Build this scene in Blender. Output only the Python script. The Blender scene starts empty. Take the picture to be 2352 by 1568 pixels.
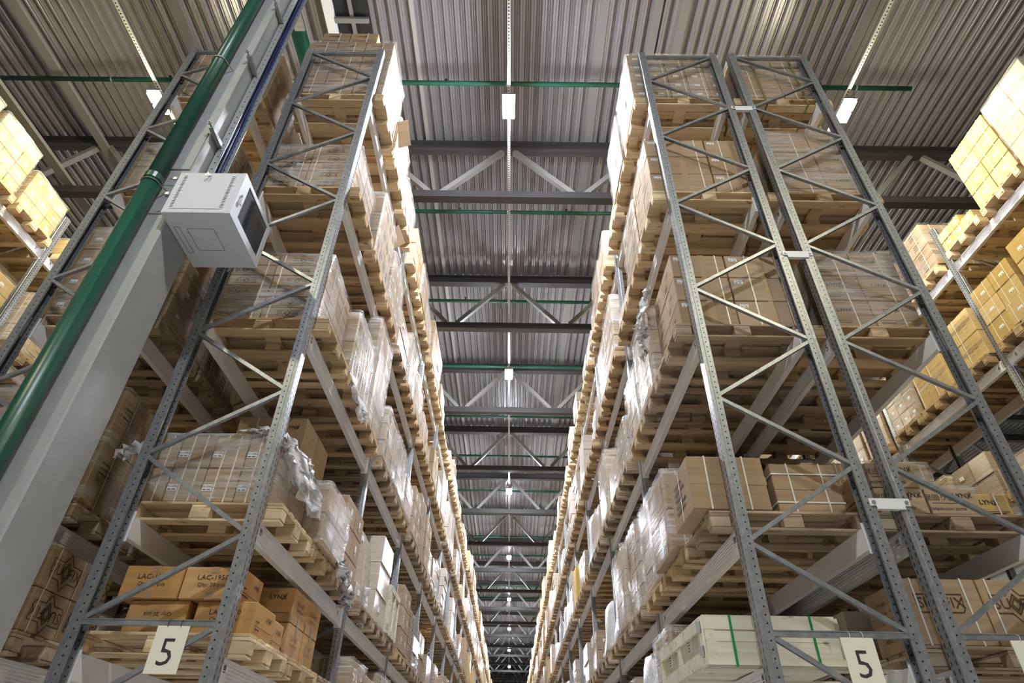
import bpy, bmesh, math, random
from mathutils import Vector, Matrix
SC = bpy.context.scene
C = SC.collection
rnd = random.Random(5)
EYE = 1.55                                   # eye height of the photographer above the floor
def E(z): return z + EYE

# ------------------------------------------------------------------ materials
def new_mat(name):
    m = bpy.data.materials.new(name); m.use_nodes = True
    nt = m.node_tree; nt.nodes.clear()
    out = nt.nodes.new('ShaderNodeOutputMaterial')
    return m, nt, out
def N(nt, t, **kw):
    n = nt.nodes.new(t)
    for k, v in kw.items():
        if k in n.inputs: n.inputs[k].default_value = v
        else: setattr(n, k, v)
    return n
def L(nt, a, b): nt.links.new(a, b)
def math_n(nt, op, a, b=None, c=None):
    n = nt.nodes.new('ShaderNodeMath'); n.operation = op
    for i, x in enumerate((a, b, c)):
        if x is None: continue
        if isinstance(x, (int, float)): n.inputs[i].default_value = x
        else: nt.links.new(x, n.inputs[i])
    return n.outputs[0]
def ramp(nt, fac, stops):
    r = nt.nodes.new('ShaderNodeValToRGB')
    while len(r.color_ramp.elements) < len(stops): r.color_ramp.elements.new(0.5)
    for e, (p, c) in zip(r.color_ramp.elements, stops):
        e.position = p; e.color = (*c, 1) if len(c) == 3 else c
    nt.links.new(fac, r.inputs[0]); return r.outputs[0]
def objcoord(nt, scale, rnd_shift=True):
    tc = nt.nodes.new('ShaderNodeTexCoord')
    v = tc.outputs['Object']
    if rnd_shift:
        oi = nt.nodes.new('ShaderNodeObjectInfo')
        a = nt.nodes.new('ShaderNodeVectorMath'); a.operation = 'MULTIPLY_ADD'
        nt.links.new(oi.outputs['Random'], a.inputs[0]); a.inputs[1].default_value = (37, 53, 71)
        nt.links.new(v, a.inputs[2]); v = a.outputs[0]
    mp = nt.nodes.new('ShaderNodeMapping'); mp.inputs['Scale'].default_value = scale
    nt.links.new(v, mp.inputs[0]); return mp.outputs[0]
def noise(nt, vec, scale, detail=3, rough=.55):
    n = nt.nodes.new('ShaderNodeTexNoise'); n.inputs['Scale'].default_value = scale
    n.inputs['Detail'].default_value = detail; n.inputs['Roughness'].default_value = rough
    nt.links.new(vec, n.inputs['Vector']); return n.outputs['Fac']
def bump(nt, h, strength, dist, shader):
    b = nt.nodes.new('ShaderNodeBump'); b.inputs['Strength'].default_value = strength
    b.inputs['Distance'].default_value = dist
    nt.links.new(h, b.inputs['Height']); nt.links.new(b.outputs[0], shader.inputs['Normal'])
def simple(name, col, rough=.5, metal=0., spec=.5):
    m, nt, out = new_mat(name)
    p = N(nt, 'ShaderNodeBsdfPrincipled'); p.inputs['Base Color'].default_value = (*col, 1)
    p.inputs['Roughness'].default_value = rough; p.inputs['Metallic'].default_value = metal
    p.inputs['Specular IOR Level'].default_value = spec
    L(nt, p.outputs[0], out.inputs[0]); return m
def noisy(name, c1, c2, scale=(6, 6, 6), nscale=1.5, rough=.5, metal=0., bmp=0., shift=True):
    m, nt, out = new_mat(name)
    p = N(nt, 'ShaderNodeBsdfPrincipled')
    f = noise(nt, objcoord(nt, scale, shift), nscale, 5)
    L(nt, ramp(nt, f, [(.3, c1), (.7, c2)]), p.inputs['Base Color'])
    p.inputs['Roughness'].default_value = rough; p.inputs['Metallic'].default_value = metal
    if bmp: bump(nt, f, bmp, .01, p)
    L(nt, p.outputs[0], out.inputs[0]); return m

def wood(name, dark, mid, light, spread=.35):
    m, nt, out = new_mat(name)
    p = N(nt, 'ShaderNodeBsdfPrincipled', Roughness=.85)
    p.inputs['Specular IOR Level'].default_value = .2
    g = noise(nt, objcoord(nt, (1.6, 26, 26)), 1.0, 6, .65)
    b = noise(nt, objcoord(nt, (.7, 5.5, 9)), 1.0, 2, .4)
    k = noise(nt, objcoord(nt, (5, 9, 9)), 1.3, 2, .5)
    f = math_n(nt, 'ADD', math_n(nt, 'MULTIPLY', g, .55), math_n(nt, 'MULTIPLY', b, .6))
    col = ramp(nt, f, [(.38, dark), (.58, mid), (.78, light)])
    mx = nt.nodes.new('ShaderNodeMix'); mx.data_type = 'RGBA'; mx.blend_type = 'MULTIPLY'
    L(nt, ramp(nt, k, [(.66, (0, 0, 0)), (.75, (1, 1, 1))]), mx.inputs[0])
    L(nt, col, mx.inputs[6]); mx.inputs[7].default_value = (.5, .38, .28, 1)
    hs = nt.nodes.new('ShaderNodeHueSaturation'); oi = nt.nodes.new('ShaderNodeObjectInfo')
    L(nt, math_n(nt, 'MULTIPLY_ADD', oi.outputs['Random'], spread, 1 - spread * .5), hs.inputs['Value'])
    L(nt, mx.outputs[2], hs.inputs['Color']); L(nt, hs.outputs[0], p.inputs['Base Color'])
    bump(nt, g, .35, .004, p)
    L(nt, p.outputs[0], out.inputs[0]); return m

def cardboard(name, base, wrapped=False, var=.22):
    m, nt, out = new_mat(name)
    p = N(nt, 'ShaderNodeBsdfPrincipled', Roughness=.75)
    p.inputs['Specular IOR Level'].default_value = .25
    f = noise(nt, objcoord(nt, (1.5, 1.5, 22)), 1.2, 4)
    d = tuple(c * .86 for c in base); l = tuple(min(1, c * 1.1) for c in base)
    hs = nt.nodes.new('ShaderNodeHueSaturation'); oi = nt.nodes.new('ShaderNodeObjectInfo')
    L(nt, math_n(nt, 'MULTIPLY_ADD', oi.outputs['Random'], var, 1 - var * .5), hs.inputs['Value'])
    L(nt, math_n(nt, 'MULTIPLY_ADD', oi.outputs['Random'], -.2, 1.08), hs.inputs['Saturation'])
    L(nt, ramp(nt, f, [(.3, d), (.7, l)]), hs.inputs['Color'])
    col = hs.outputs[0]
    if wrapped:                                              # cardboard seen through tight film: hazy glossy streaks
        s = noise(nt, objcoord(nt, (1.1, 1.1, 30)), 1.3, 6, .7)
        mx = nt.nodes.new('ShaderNodeMix'); mx.data_type = 'RGBA'
        L(nt, ramp(nt, s, [(.45, (0.03,) * 3), (.72, (.42,) * 3)]), mx.inputs[0])
        L(nt, col, mx.inputs[6]); mx.inputs[7].default_value = (.72, .68, .64, 1); col = mx.outputs[2]
        p.inputs['Coat Weight'].default_value = .8; p.inputs['Coat Roughness'].default_value = .16
        b = nt.nodes.new('ShaderNodeBump'); b.inputs['Strength'].default_value = .6; b.inputs['Distance'].default_value = .01
        L(nt, s, b.inputs['Height']); L(nt, b.outputs[0], p.inputs['Coat Normal'])
    L(nt, col, p.inputs['Base Color'])
    L(nt, p.outputs[0], out.inputs[0]); return m

def film_mat(name, haze, streak, white=(.8, .79, .8)):
    m, nt, out = new_mat(name)
    p = N(nt, 'ShaderNodeBsdfPrincipled', Roughness=.2)
    p.inputs['Base Color'].default_value = (*white, 1); p.inputs['Specular IOR Level'].default_value = .9
    t = nt.nodes.new('ShaderNodeBsdfTransparent'); t.inputs[0].default_value = (.97, .96, .95, 1)
    s = noise(nt, objcoord(nt, (1.3, 1.3, 38)), 1.1, 6, .72)
    big = noise(nt, objcoord(nt, (1.5, 1.5, 2.2)), 1.6, 3, .6)
    s2 = math_n(nt, 'MULTIPLY', s, math_n(nt, 'MULTIPLY_ADD', big, 1.3, .35))
    fac = ramp(nt, s2, [(.38, (haze,) * 3), (.75, (streak,) * 3)])
    bump(nt, s, .8, .02, p)
    mx = nt.nodes.new('ShaderNodeMixShader')
    L(nt, fac, mx.inputs[0]); L(nt, t.outputs[0], mx.inputs[1]); L(nt, p.outputs[0], mx.inputs[2])
    L(nt, mx.outputs[0], out.inputs[0]); return m

def emit(name, col, strength):
    m, nt, out = new_mat(name)
    e = N(nt, 'ShaderNodeEmission'); e.inputs[0].default_value = (*col, 1); e.inputs[1].default_value = strength
    L(nt, e.outputs[0], out.inputs[0]); return m

def upright_mat():
    m, nt, out = new_mat('galvanised_upright')
    p = N(nt, 'ShaderNodeBsdfPrincipled', Roughness=.42, Metallic=.65)
    tc = nt.nodes.new('ShaderNodeTexCoord'); sx = nt.nodes.new('ShaderNodeSeparateXYZ'); L(nt, tc.outputs['Object'], sx.inputs[0])
    sn = nt.nodes.new('ShaderNodeSeparateXYZ'); L(nt, tc.outputs['Normal'], sn.inputs[0])
    x, y, z = sx.outputs
    isx = math_n(nt, 'GREATER_THAN', math_n(nt, 'ABSOLUTE', sn.outputs[0]), .7)
    isy = math_n(nt, 'GREATER_THAN', math_n(nt, 'ABSOLUTE', sn.outputs[1]), .7)
    def cell(pitch): return math_n(nt, 'ABSOLUTE', math_n(nt, 'SUBTRACT', math_n(nt, 'FRACT', math_n(nt, 'DIVIDE', z, pitch)), .5))
    # round holes in the flanges
    zz = math_n(nt, 'MULTIPLY', cell(.05), .05); xx = math_n(nt, 'ADD', x, .012)
    rr = math_n(nt, 'ADD', math_n(nt, 'MULTIPLY', zz, zz), math_n(nt, 'MULTIPLY', xx, xx))
    hole = math_n(nt, 'MULTIPLY', math_n(nt, 'LESS_THAN', rr, .0062 ** 2), isy)
    # two columns of slots in the web
    yy = math_n(nt, 'ABSOLUTE', math_n(nt, 'SUBTRACT', math_n(nt, 'ABSOLUTE', y), .026))
    slot = math_n(nt, 'MULTIPLY', math_n(nt, 'MULTIPLY', math_n(nt, 'LESS_THAN', yy, .0055), math_n(nt, 'LESS_THAN', cell(.05), .28)), isx)
    dark = math_n(nt, 'MAXIMUM', hole, slot)
    g = noise(nt, objcoord(nt, (14, 14, 10)), 2.0, 5, .7)
    col = ramp(nt, g, [(.3, (.25, .263, .285)), (.7, (.41, .425, .45))])
    mx = nt.nodes.new('ShaderNodeMix'); mx.data_type = 'RGBA'
    L(nt, dark, mx.inputs[0]); L(nt, col, mx.inputs[6]); mx.inputs[7].default_value = (.015, .015, .017, 1)
    L(nt, mx.outputs[2], p.inputs['Base Color'])
    L(nt, math_n(nt, 'MULTIPLY', math_n(nt, 'SUBTRACT', 1, dark), .65), p.inputs['Metallic'])
    L(nt, p.outputs[0], out.inputs[0]); return m

M = {}
M['galv_up'] = upright_mat()
M['galv'] = noisy('galvanised_steel', (.28, .293, .315), (.43, .445, .47), (9, 9, 9), 2, .40, .7)
M['roof'] = noisy('roof_sheet', (.285, .272, .295), (.31, .297, .32), (8, .08, 8), 2, .36, .4, shift=False)
M['beam'] = noisy('white_powder_coat', (.82, .80, .83), (.88, .86, .885), (2, 2, 2), 2, .42)
M['white'] = simple('white_enamel', (.78, .78, .80), .4)
M['cabinet'] = noisy('cabinet_paint', (.54, .555, .63), (.60, .615, .69), (220, 220, 220), 1, .5, 0, .1)
M['grey_paint'] = noisy('grey_column_paint', (.31, .31, .32), (.35, .35, .36), (3, 3, 3), 2, .55, 0, .05)
M['steel_paint'] = simple('grey_truss_paint', (.20, .195, .195), .5)
M['dark_steel'] = simple('dark_primer_steel', (.05, .045, .048), .45, .1)
M['green'] = noisy('green_pipe_paint', (.006, .062, .038), (.009, .075, .047), (4, 4, 4), 2, .35)
M['dark'] = simple('black_rubber', (.012, .012, .013), .6)
M['ink'] = simple('printing_ink', (.04, .03, .025), .7)
M['ink_br'] = simple('brown_ink', (.085, .045, .02), .7)
M['label'] = simple('white_label_paper', (.82, .82, .82), .6)
M['pink'] = simple('pink_label_paper', (.85, .42, .45), .6)
M['tape'] = simple('packing_tape', (.36, .235, .135), .5, 0, .4)
M['strap'] = simple('white_plastic_strap', (.72, .68, .62), .35)
M['gstrap'] = simple('green_plastic_strap', (.01, .23, .06), .35)
M['olive'] = simple('olive_strap', (.16, .17, .06), .35)
M['sign'] = simple('cream_sign_plate', (.80, .78, .66), .6)
M['signink'] = simple('sign_ink', (.035, .035, .04), .6)
M['cable'] = simple('blue_cable', (.015, .03, .16), .4)
M['bcable'] = simple('dark_cable', (.03, .03, .045), .4)
M['glass'] = simple('smoked_glass', (.022, .024, .026), .08, 0, .8)
M['lamp_body'] = simple('lamp_housing', (.5, .5, .5), .4, .5)
M['floor'] = noisy('concrete_floor', (.56, .56, .56), (.64, .64, .64), (.6, .6, .6), 2, .35, shift=False)
M['wall'] = simple('wall_panel', (.55, .55, .54), .6)
M['wood_new'] = wood('fresh_pine', (.43, .30, .16), (.63, .48, .30), (.77, .64, .45))
M['wood_mid'] = wood('used_pine', (.30, .195, .105), (.49, .345, .20), (.62, .46, .29))
M['wood_old'] = wood('weathered_pine', (.20, .14, .095), (.38, .28, .195), (.50, .40, .30))
M['ply'] = wood('pale_crate_wood', (.50, .44, .34), (.66, .61, .50), (.74, .69, .58), .08)
M['cb'] = cardboard('cardboard', (.385, .265, .165))
M['cb_or'] = cardboard('orange_cardboard', (.50, .275, .105), var=.12)
M['cb_pale'] = cardboard('pale_cardboard', (.49, .365, .25))
M['cb_yel'] = cardboard('yellow_cardboard', (.54, .38, .165))
M['cb_wr'] = cardboard('film_covered_cardboard', (.385, .275, .185), True, .3)
M['cb_wr2'] = cardboard('film_covered_pale_cardboard', (.56, .47, .385), True, .25)
M['film'] = film_mat('stretch_film', .035, .55)
M['film_lo'] = film_mat('loose_stretch_film', .52, .95, (.9, .885, .92))
M['whitebag'] = noisy('white_film_bundle', (.66, .63, .66), (.82, .80, .83), (5, 5, 12), 2, .3, 0, .6)
LAMP_C = emit('lamp_lens_neutral', (.865, .925, 1), 2050)
LAMP_S = emit('lamp_lens_warm', (1, .925, .62), 1000)

# ------------------------------------------------------------------ mesh building
class MB:
    def __init__(s): s.v = []; s.f = []; s.m = []
    def add(s, vs, fs, mi=0):
        o = len(s.v); s.v += [tuple(p) for p in vs]
        for f in fs: s.f.append([o + i for i in f]); s.m.append(mi)
        return s
    def box(s, x0, y0, z0, x1, y1, z1, mi=0, T=None):
        vs = [(x0, y0, z0), (x1, y0, z0), (x1, y1, z0), (x0, y1, z0), (x0, y0, z1), (x1, y0, z1), (x1, y1, z1), (x0, y1, z1)]
        if T is not None: vs = [T @ Vector(p) for p in vs]
        return s.add(vs, [(3, 2, 1, 0), (4, 5, 6, 7), (0, 1, 5, 4), (1, 2, 6, 5), (2, 3, 7, 6), (3, 0, 4, 7)], mi)
    def cbox(s, x0, y0, z0, x1, y1, z1, c=.004, mi=0, jit=None):          # box with chamfered edges
        bm = bmesh.new(); bmesh.ops.create_cube(bm, size=1)
        for v in bm.verts:
            v.co = Vector(((x0 + x1) / 2 + v.co.x * (x1 - x0), (y0 + y1) / 2 + v.co.y * (y1 - y0), (z0 + z1) / 2 + v.co.z * (z1 - z0)))
            if jit: v.co += Vector(((x0 + x1) / 2 - v.co.x, (y0 + y1) / 2 - v.co.y, 0)) * jit.uniform(0, .012) + Vector((0, 0, jit.uniform(-.003, 0) if v.co.z > (z0 + z1) / 2 else 0))
        bmesh.ops.bevel(bm, geom=list(bm.edges), offset=c, segments=1, affect='EDGES')
        s.bm(bm, mi); return s
    def bm(s, bm, mi=0):
        bm.verts.index_update()
        s.add([v.co[:] for v in bm.verts], [[v.index for v in f.verts] for f in bm.faces], mi); bm.free()
    def quad(s, o, r, u, w, h, mi=0):                                     # rectangle from corner o along r (w) and u (h)
        o, r, u = Vector(o), Vector(r), Vector(u)
        return s.add([o, o + r * w, o + r * w + u * h, o + u * h], [(0, 1, 2, 3)], mi)
    def prism(s, prof, a, b, axis, mi=0):                                 # closed 2D outline swept along an axis
        n = len(prof)
        def P(p, t): return (p[0], t, p[1]) if axis == 'Y' else ((p[0], p[1], t) if axis == 'Z' else (t, p[0], p[1]))
        vs = [P(p, a) for p in prof] + [P(p, b) for p in prof]
        fs = [[i, (i + 1) % n, n + (i + 1) % n, n + i] for i in range(n)] + [list(range(n))[::-1], list(range(n, 2 * n))]
        return s.add(vs, fs, mi)
    def tube(s, pts, r, n=10, mi=0, cap=True):
        pts = [Vector(p) for p in pts]; rings = []
        up = None
        for i, p in enumerate(pts):
            d = (pts[min(i + 1, len(pts) - 1)] - pts[max(i - 1, 0)]).normalized()
            a = d.orthogonal().normalized() if up is None else (up - d * up.dot(d)).normalized()
            up = a; b = d.cross(a)
            rings.append([p + (a * math.cos(t) + b * math.sin(t)) * r for t in [2 * math.pi * k / n for k in range(n)]])
        o = [q for g in rings for q in g]; fs = []
        for i in range(len(pts) - 1):
            for k in range(n): fs.append((i * n + k, i * n + (k + 1) % n, (i + 1) * n + (k + 1) % n, (i + 1) * n + k))
        if cap: fs += [list(range(n))[::-1], [(len(pts) - 1) * n + k for k in range(n)]]
        return s.add(o, fs, mi)
    def bar(s, a, b, w, h, mi=0, side=(0, 1, 0)):                         # rectangular bar between two points
        a, b = Vector(a), Vector(b); d = (b - a).normalized(); sd = Vector(side); sd = (sd - d * sd.dot(d)).normalized(); u = d.cross(sd)
        vs = [p + sd * (w / 2 * i) + u * (h / 2 * j) for p in (a, b) for i, j in ((-1, -1), (1, -1), (1, 1), (-1, 1))]
        return s.add(vs, [(0, 1, 2, 3), (7, 6, 5, 4), (0, 4, 5, 1), (1, 5, 6, 2), (2, 6, 7, 3), (3, 7, 4, 0)], mi)
    def mesh(s, name, mats, smooth=False):
        me = bpy.data.meshes.new(name); me.from_pydata(s.v, [], s.f)
        for m in mats: me.materials.append(M[m] if isinstance(m, str) else m)
        me.polygons.foreach_set('material_index', s.m)
        if smooth: me.polygons.foreach_set('use_smooth', [True] * len(s.f))
        bm = bmesh.new(); bm.from_mesh(me); bmesh.ops.recalc_face_normals(bm, faces=bm.faces); bm.to_mesh(me); bm.free()
        me.update(); return me

def ob(name, me, parent=None, loc=(0, 0, 0), rz=0):
    o = bpy.data.objects.new(name, me); C.objects.link(o)
    o.location = loc; o.rotation_euler = (0, 0, rz)
    if parent: o.parent = parent
    return o
def thing(name, label, cat, loc=(0, 0, 0), rz=0, group=None, me=None):
    o = ob(name, me, None, loc, rz); o['label'] = label; o['category'] = cat
    if group: o['group'] = group
    return o
def struct(name, me, loc=(0, 0, 0)):
    o = ob(name, me, None, loc); o['kind'] = 'structure'; return o

# lettering: flat outlines turned into triangles, cached
_txt = {}
def text_mesh(body, bold=0.):
    key = (body, bold)
    if key in _txt: return _txt[key]
    cu = bpy.data.curves.new('lettering', 'FONT'); cu.body = body; cu.resolution_u = 2; cu.offset = bold
    cu.align_x = 'CENTER'; cu.align_y = 'CENTER'
    o = bpy.data.objects.new('lettering', cu); C.objects.link(o)
    dg = bpy.context.evaluated_depsgraph_get()
    me = bpy.data.meshes.new_from_object(o.evaluated_get(dg))
    vs = [v.co.copy() for v in me.vertices]; fs = [list(p.vertices) for p in me.polygons]
    bpy.data.objects.remove(o); bpy.data.curves.remove(cu); bpy.data.meshes.remove(me)
    _txt[key] = (vs, fs); return _txt[key]
def put_text(mb, body, o, r, u, size, mi, bold=0., sx=1., slant=0., off=(0, 0, 0)):
    vs, fs = text_mesh(body, bold); o, r, u = Vector(o) + Vector(off), Vector(r), Vector(u)
    mb.add([o + r * ((v.x * sx + v.y * slant) * size) + u * (v.y * size) for v in vs], fs, mi)
def stroke(mb, pts, w, o, r, u, mi, closed=True):
    o, r, u = Vector(o), Vector(r), Vector(u); n = len(pts)
    for i in range(n if closed else n - 1):
        a = Vector((*pts[i], 0)); b = Vector((*pts[(i + 1) % n], 0)); d = (b - a).normalized(); q = Vector((-d.y, d.x, 0)) * w / 2
        a = a - d * w / 2; b = b + d * w / 2
        mb.add([o + r * p.x + u * p.y for p in (a - q, b - q, b + q, a + q)], [(0, 1, 2, 3)], mi)
def logo_banner(mb, o, r, u, s, mi, flip=False):                # banner with a lozenge in the middle, lettering on both sides
    if flip: r = -Vector(r); u = -Vector(u)
    P = [(-1, .36), (-.3, .36), (0, .72), (.3, .36), (1, .36), (.95, -.24), (.86, -.36), (.3, -.36), (0, -.72), (-.3, -.36), (-.86, -.36), (-.95, -.24)]
    stroke(mb, [(x * s, y * s) for x, y in P], .04 * s, o, r, u, mi)
    for k in (.40, .24): stroke(mb, [(0, k * s), (k * .72 * s, 0), (0, -k * s), (-k * .72 * s, 0)], .055 * s, o, r, u, mi)
    put_text(mb, 'SU', Vector(o) - Vector(r) * .58 * s, r, u, .62 * s, mi)
    put_text(mb, 'FIX', Vector(o) + Vector(r) * .60 * s, r, u, .62 * s, mi)
def logo_claw(mb, o, r, u, s, mi):                              # wide capitals with claw marks over the last letter
    put_text(mb, 'LYNX', o, r, u, .8 * s, mi, .02, 1.15)
    for k in range(3):
        x = .78 * s + k * .13 * s
        stroke(mb, [(x - .25 * s, -.42 * s + k * .05 * s), (x + .2 * s, .55 * s - k * .05 * s)], .045 * s, o, r, u, mi, False)

# ------------------------------------------------------------------ cartons
CM = ['cb', 'ink', 'label', 'tape', 'strap']                     # material slots of a carton
_carton = {}
def face_frame(face, w, d, h):
    if face == 'F': return Vector((-w / 2, -d / 2 - .0016, 0)), Vector((1, 0, 0)), w
    if face == 'P': return Vector((w / 2 + .0016, -d / 2, 0)), Vector((0, 1, 0)), d
    return Vector((-w / 2 - .0016, d / 2, 0)), Vector((0, -1, 0)), d
UP = Vector((0, 0, 1))
def carton_mesh(kind, w, d, h, mat='cb', decals=(), ink='ink', seed=0):
    key = (kind, round(w, 3), round(d, 3), round(h, 3), mat, seed)
    if key in _carton: return _carton[key]
    mb = MB(); j = random.Random(str(key))
    mb.cbox(-w / 2, -d / 2, 0, w / 2, d / 2, h, min(.006, h * .04), 0, j)
    for dc in decals:
        k, face = dc[0], dc[1]
        if k == 'strap':                                          # band round the carton across the front face at fraction u
            e = .003; x = -w / 2 + dc[2] * w
            if face == 'F':
                for a in ((x - .006, -d / 2 - e, 0, x + .006, -d / 2 - e + .001, h + e), (x - .006, d / 2 + e - .001, 0, x + .006, d / 2 + e, h + e), (x - .006, -d / 2 - e, h + e - .001, x + .006, d / 2 + e, h + e)): mb.box(*a, 4)
            else:
                y = -d / 2 + dc[2] * d
                for a in ((-w / 2 - e, y - .006, 0, -w / 2 - e + .001, y + .006, h + e), (w / 2 + e - .001, y - .006, 0, w / 2 + e, y + .006, h + e), (-w / 2 - e, y - .006, h + e - .001, w / 2 + e, y + .006, h + e)): mb.box(*a, 4)
            continue
        if k == 'hstrap':
            e = .0035; z = dc[2] * h
            for a in ((-w / 2 - e, -d / 2 - e, w / 2 + e, -d / 2 - e + .001), (-w / 2 - e, d / 2 + e - .001, w / 2 + e, d / 2 + e), (-w / 2 - e, -d / 2 - e, -w / 2 - e + .001, d / 2 + e), (w / 2 + e - .001, -d / 2 - e, w / 2 + e, d / 2 + e)): mb.box(a[0], a[1], z - .006, a[2], a[3], z + .006, 4)
            continue
        for fc in (('P', 'N') if face == 'A' else (face,)):
            o, r, fw = face_frame(fc, w, d, h); nrm = r.cross(UP)
            c = o + r * (dc[2] * fw) + UP * (dc[3] * h)
            if k == 'text': put_text(mb, dc[4], c, r, UP if dc[5] > 0 else -UP, abs(dc[5]), 1, dc[6] * .5 / abs(dc[5]) * .04 if len(dc) > 6 else 0, 1.12 if dc[5] > 0 else -1.12)
            elif k == 'banner': logo_banner(mb, c, r, UP, abs(dc[4]), 1, dc[4] < 0)
            elif k == 'claw': logo_claw(mb, c, r, UP, dc[4], 1)
            elif k == 'line': mb.quad(c, r, UP, dc[4] * fw, .004, 1)
            elif k == 'tape': mb.quad(c - nrm * .0006, r, UP, dc[4], dc[5], 3)
            elif k == 'label':
                lw, lh = dc[4], dc[5]; mb.quad(c, r, UP, lw, lh, 2); q = c + nrm * .0008
                if len(dc) > 6 and dc[6]: put_text(mb, dc[6], q + r * lw * .5 + UP * lh * .7, r, UP, lh * .42, 1, .01)
                for i in range(2): mb.quad(q + r * lw * (.08 + .45 * i) + UP * lh * .14, r, UP, lw * .33, lh * .16, 1)
            elif k == 'lines':                                    # small print, unreadable in the photograph
                for i in range(dc[4]): mb.quad(c - UP * (i * dc[6]), r, UP, dc[5] * (.6 + .4 * j.random()), dc[6] * .35, 1)
    me = mb.mesh('carton', [mat, ink, 'label', 'tape', 'strap'])
    _carton[key] = me; return me

KINDS = {
    'filter': dict(mat='cb_or', ink='ink_br', dec=[('text', 'F', .50, .66, 'LAC-1950', .046, .01), ('text', 'F', .50, .44, 'Qty: 20 pcs', .036, .006), ('tape', 'F', .45, .0, .05, .05), ('tape', 'F', .45, .80, .05, .042), ('claw', 'A', .68, .66, .045), ('line', 'A', .1, .3, .8), ('lines', 'A', .12, .42, 1, .09, .03), ('lines', 'A', .12, .2, 1, .12, .03)]),
    'filterflip': dict(mat='cb_or', ink='ink_br', dec=[('text', 'F', .55, .36, 'LAC-1950', -.046, .01), ('text', 'F', .52, .58, 'Qty: 20 pcs', -.036, .006), ('tape', 'F', .45, .0, .05, .05), ('claw', 'A', .6, .66, .045), ('line', 'A', .1, .3, .8)]),
    'big': dict(mat='cb_or', ink='ink_br', dec=[('claw', 'F', .72, .72, .06), ('line', 'F', .05, .26, .9), ('tape', 'F', .88, 0, .07, .06), ('text', 'A', .45, .62, 'LO-1607', .05, .006), ('text', 'A', .45, .44, 'Qty 60 pcs', .036, .004), ('tape', 'A', .45, 0, .05, .09), ('tape', 'A', .45, .75, .05, .07)]),
    'small': dict(mat='cb', dec=[('claw', 'F', .45, .7, .045), ('strap', 'F', .72), ('label', 'A', .42, .3, .07, .1, ''), ('line', 'F', .06, .34, .6)]),
    'mount': dict(mat='cb', dec=[('strap', 'F', .36), ('strap', 'F', .74), ('label', 'F', .02, .32, .075, .05, 'MA-1288LR')]),
    'banner': dict(mat='cb', ink='ink_br', dec=[('banner', 'F', .46, .48, .095), ('strap', 'F', .12), ('strap', 'F', .86), ('strap', 'A', .5)]),
    'bannerbig': dict(mat='cb', ink='ink_br', dec=[('banner', 'F', .42, .62, .16), ('strap', 'F', .12), ('strap', 'F', .80), ('text', 'A', .5, .76, 'ITEM NO.: SS-1225', .036), ('text', 'A', .42, .62, 'Q\'TY:  40   PCS', .036), ('text', 'A', .42, .48, 'G.W.:      KGS', .036), ('text', 'A', .42, .34, 'N.W.:      KGS', .036), ('text', 'A', .5, .2, 'MEAS: 51X51X52', .034)]),
    'bannerside': dict(mat='cb', ink='ink_br', dec=[('banner', 'P', .56, .5, .17), ('strap', 'A', .22), ('strap', 'F', .5)]),
    'bannersideflip': dict(mat='cb', ink='ink_br', dec=[('banner', 'P', .52, .5, -.17), ('strap', 'A', .2), ('strap', 'F', .5)]),
    'pump': dict(mat='cb', dec=[('label', 'F', .06, .72, .08, .045, 'CP-0083'), ('strap', 'F', .33), ('strap', 'F', .84), ('tape', 'F', .52, 0, .06, 9), ('claw', 'A', .45, .62, .045), ('lines', 'A', .15, .3, 2, .14, .03)]),
    'strapped': dict(mat='cb', dec=[('strap', 'F', .24), ('strap', 'F', .74), ('tape', 'F', 0, .46, 9, .06), ('lines', 'A', .2, .72, 5, .3, .05), ('strap', 'A', .5)]),
    'strapped4': dict(mat='cb', dec=[('strap', 'F', .26), ('strap', 'F', .76), ('hstrap', 'F', .2), ('hstrap', 'F', .78), ('tape', 'F', 0, .46, 9, .06), ('lines', 'A', .2, .72, 5, .3, .05)]),
    'parts': dict(mat='cb', dec=[('text', 'F', .33, .62, '\u8db3\u56de\u308a\u90e8\u54c1', .05), ('line', 'F', .06, .42, .56), ('text', 'F', .34, .22, 'Suspension parts', .036, .012), ('claw', 'F', .74, .72, .06)]),
    'shock': dict(mat='cb', dec=[('claw', 'F', .80, .82, .055), ('strap', 'F', .28), ('strap', 'F', .72), ('lines', 'F', .1, .4, 2, .26, .035)]),
    'spring': dict(mat='cb', dec=[('claw', 'F', .40, .62, .06), ('strap', 'F', .62), ('line', 'F', .08, .22, .8), ('lines', 'F', .1, .13, 1, .2, .02)]),
    'labelled': dict(mat='cb', dec=[('label', 'F', .3, .38, .07, .05, ''), ('strap', 'F', .82), ('label', 'A', .36, .36, .07, .055, '')]),
    'plain': dict(mat='cb', dec=[('strap', 'F', .3), ('tape', 'A', .44, 0, .05, 9)]),
    'plainstrap': dict(mat='cb_pale', dec=[('strap', 'F', .5), ('strap', 'A', .5), ('lines', 'A', .2, .7, 3, .15, .04)]),
    'yellowlabel': dict(mat='cb_yel', dec=[('label', 'A', .36, .34, .075, .06, ''), ('label', 'F', .36, .34, .075, .06, '')]),
    'yellowstrap': dict(mat='cb_yel', dec=[('label', 'A', .44, .4, .09, .05, ''), ('strap', 'A', .26), ('strap', 'A', .76)]),
    'yellowtext': dict(mat='cb_yel', ink='ink_br', dec=[('text', 'A', .5, .74, 'ITEM NO.: SS-1225', .03), ('text', 'A', .45, .6, 'Q\'TY:     PCS', .03), ('text', 'A', .45, .46, 'G.W.:     KGS', .03), ('text', 'A', .45, .32, 'N.W.:     KGS', .03), ('strap', 'A', .9), ('tape', 'A', 0, .5, 9, .05)]),
}
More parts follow.
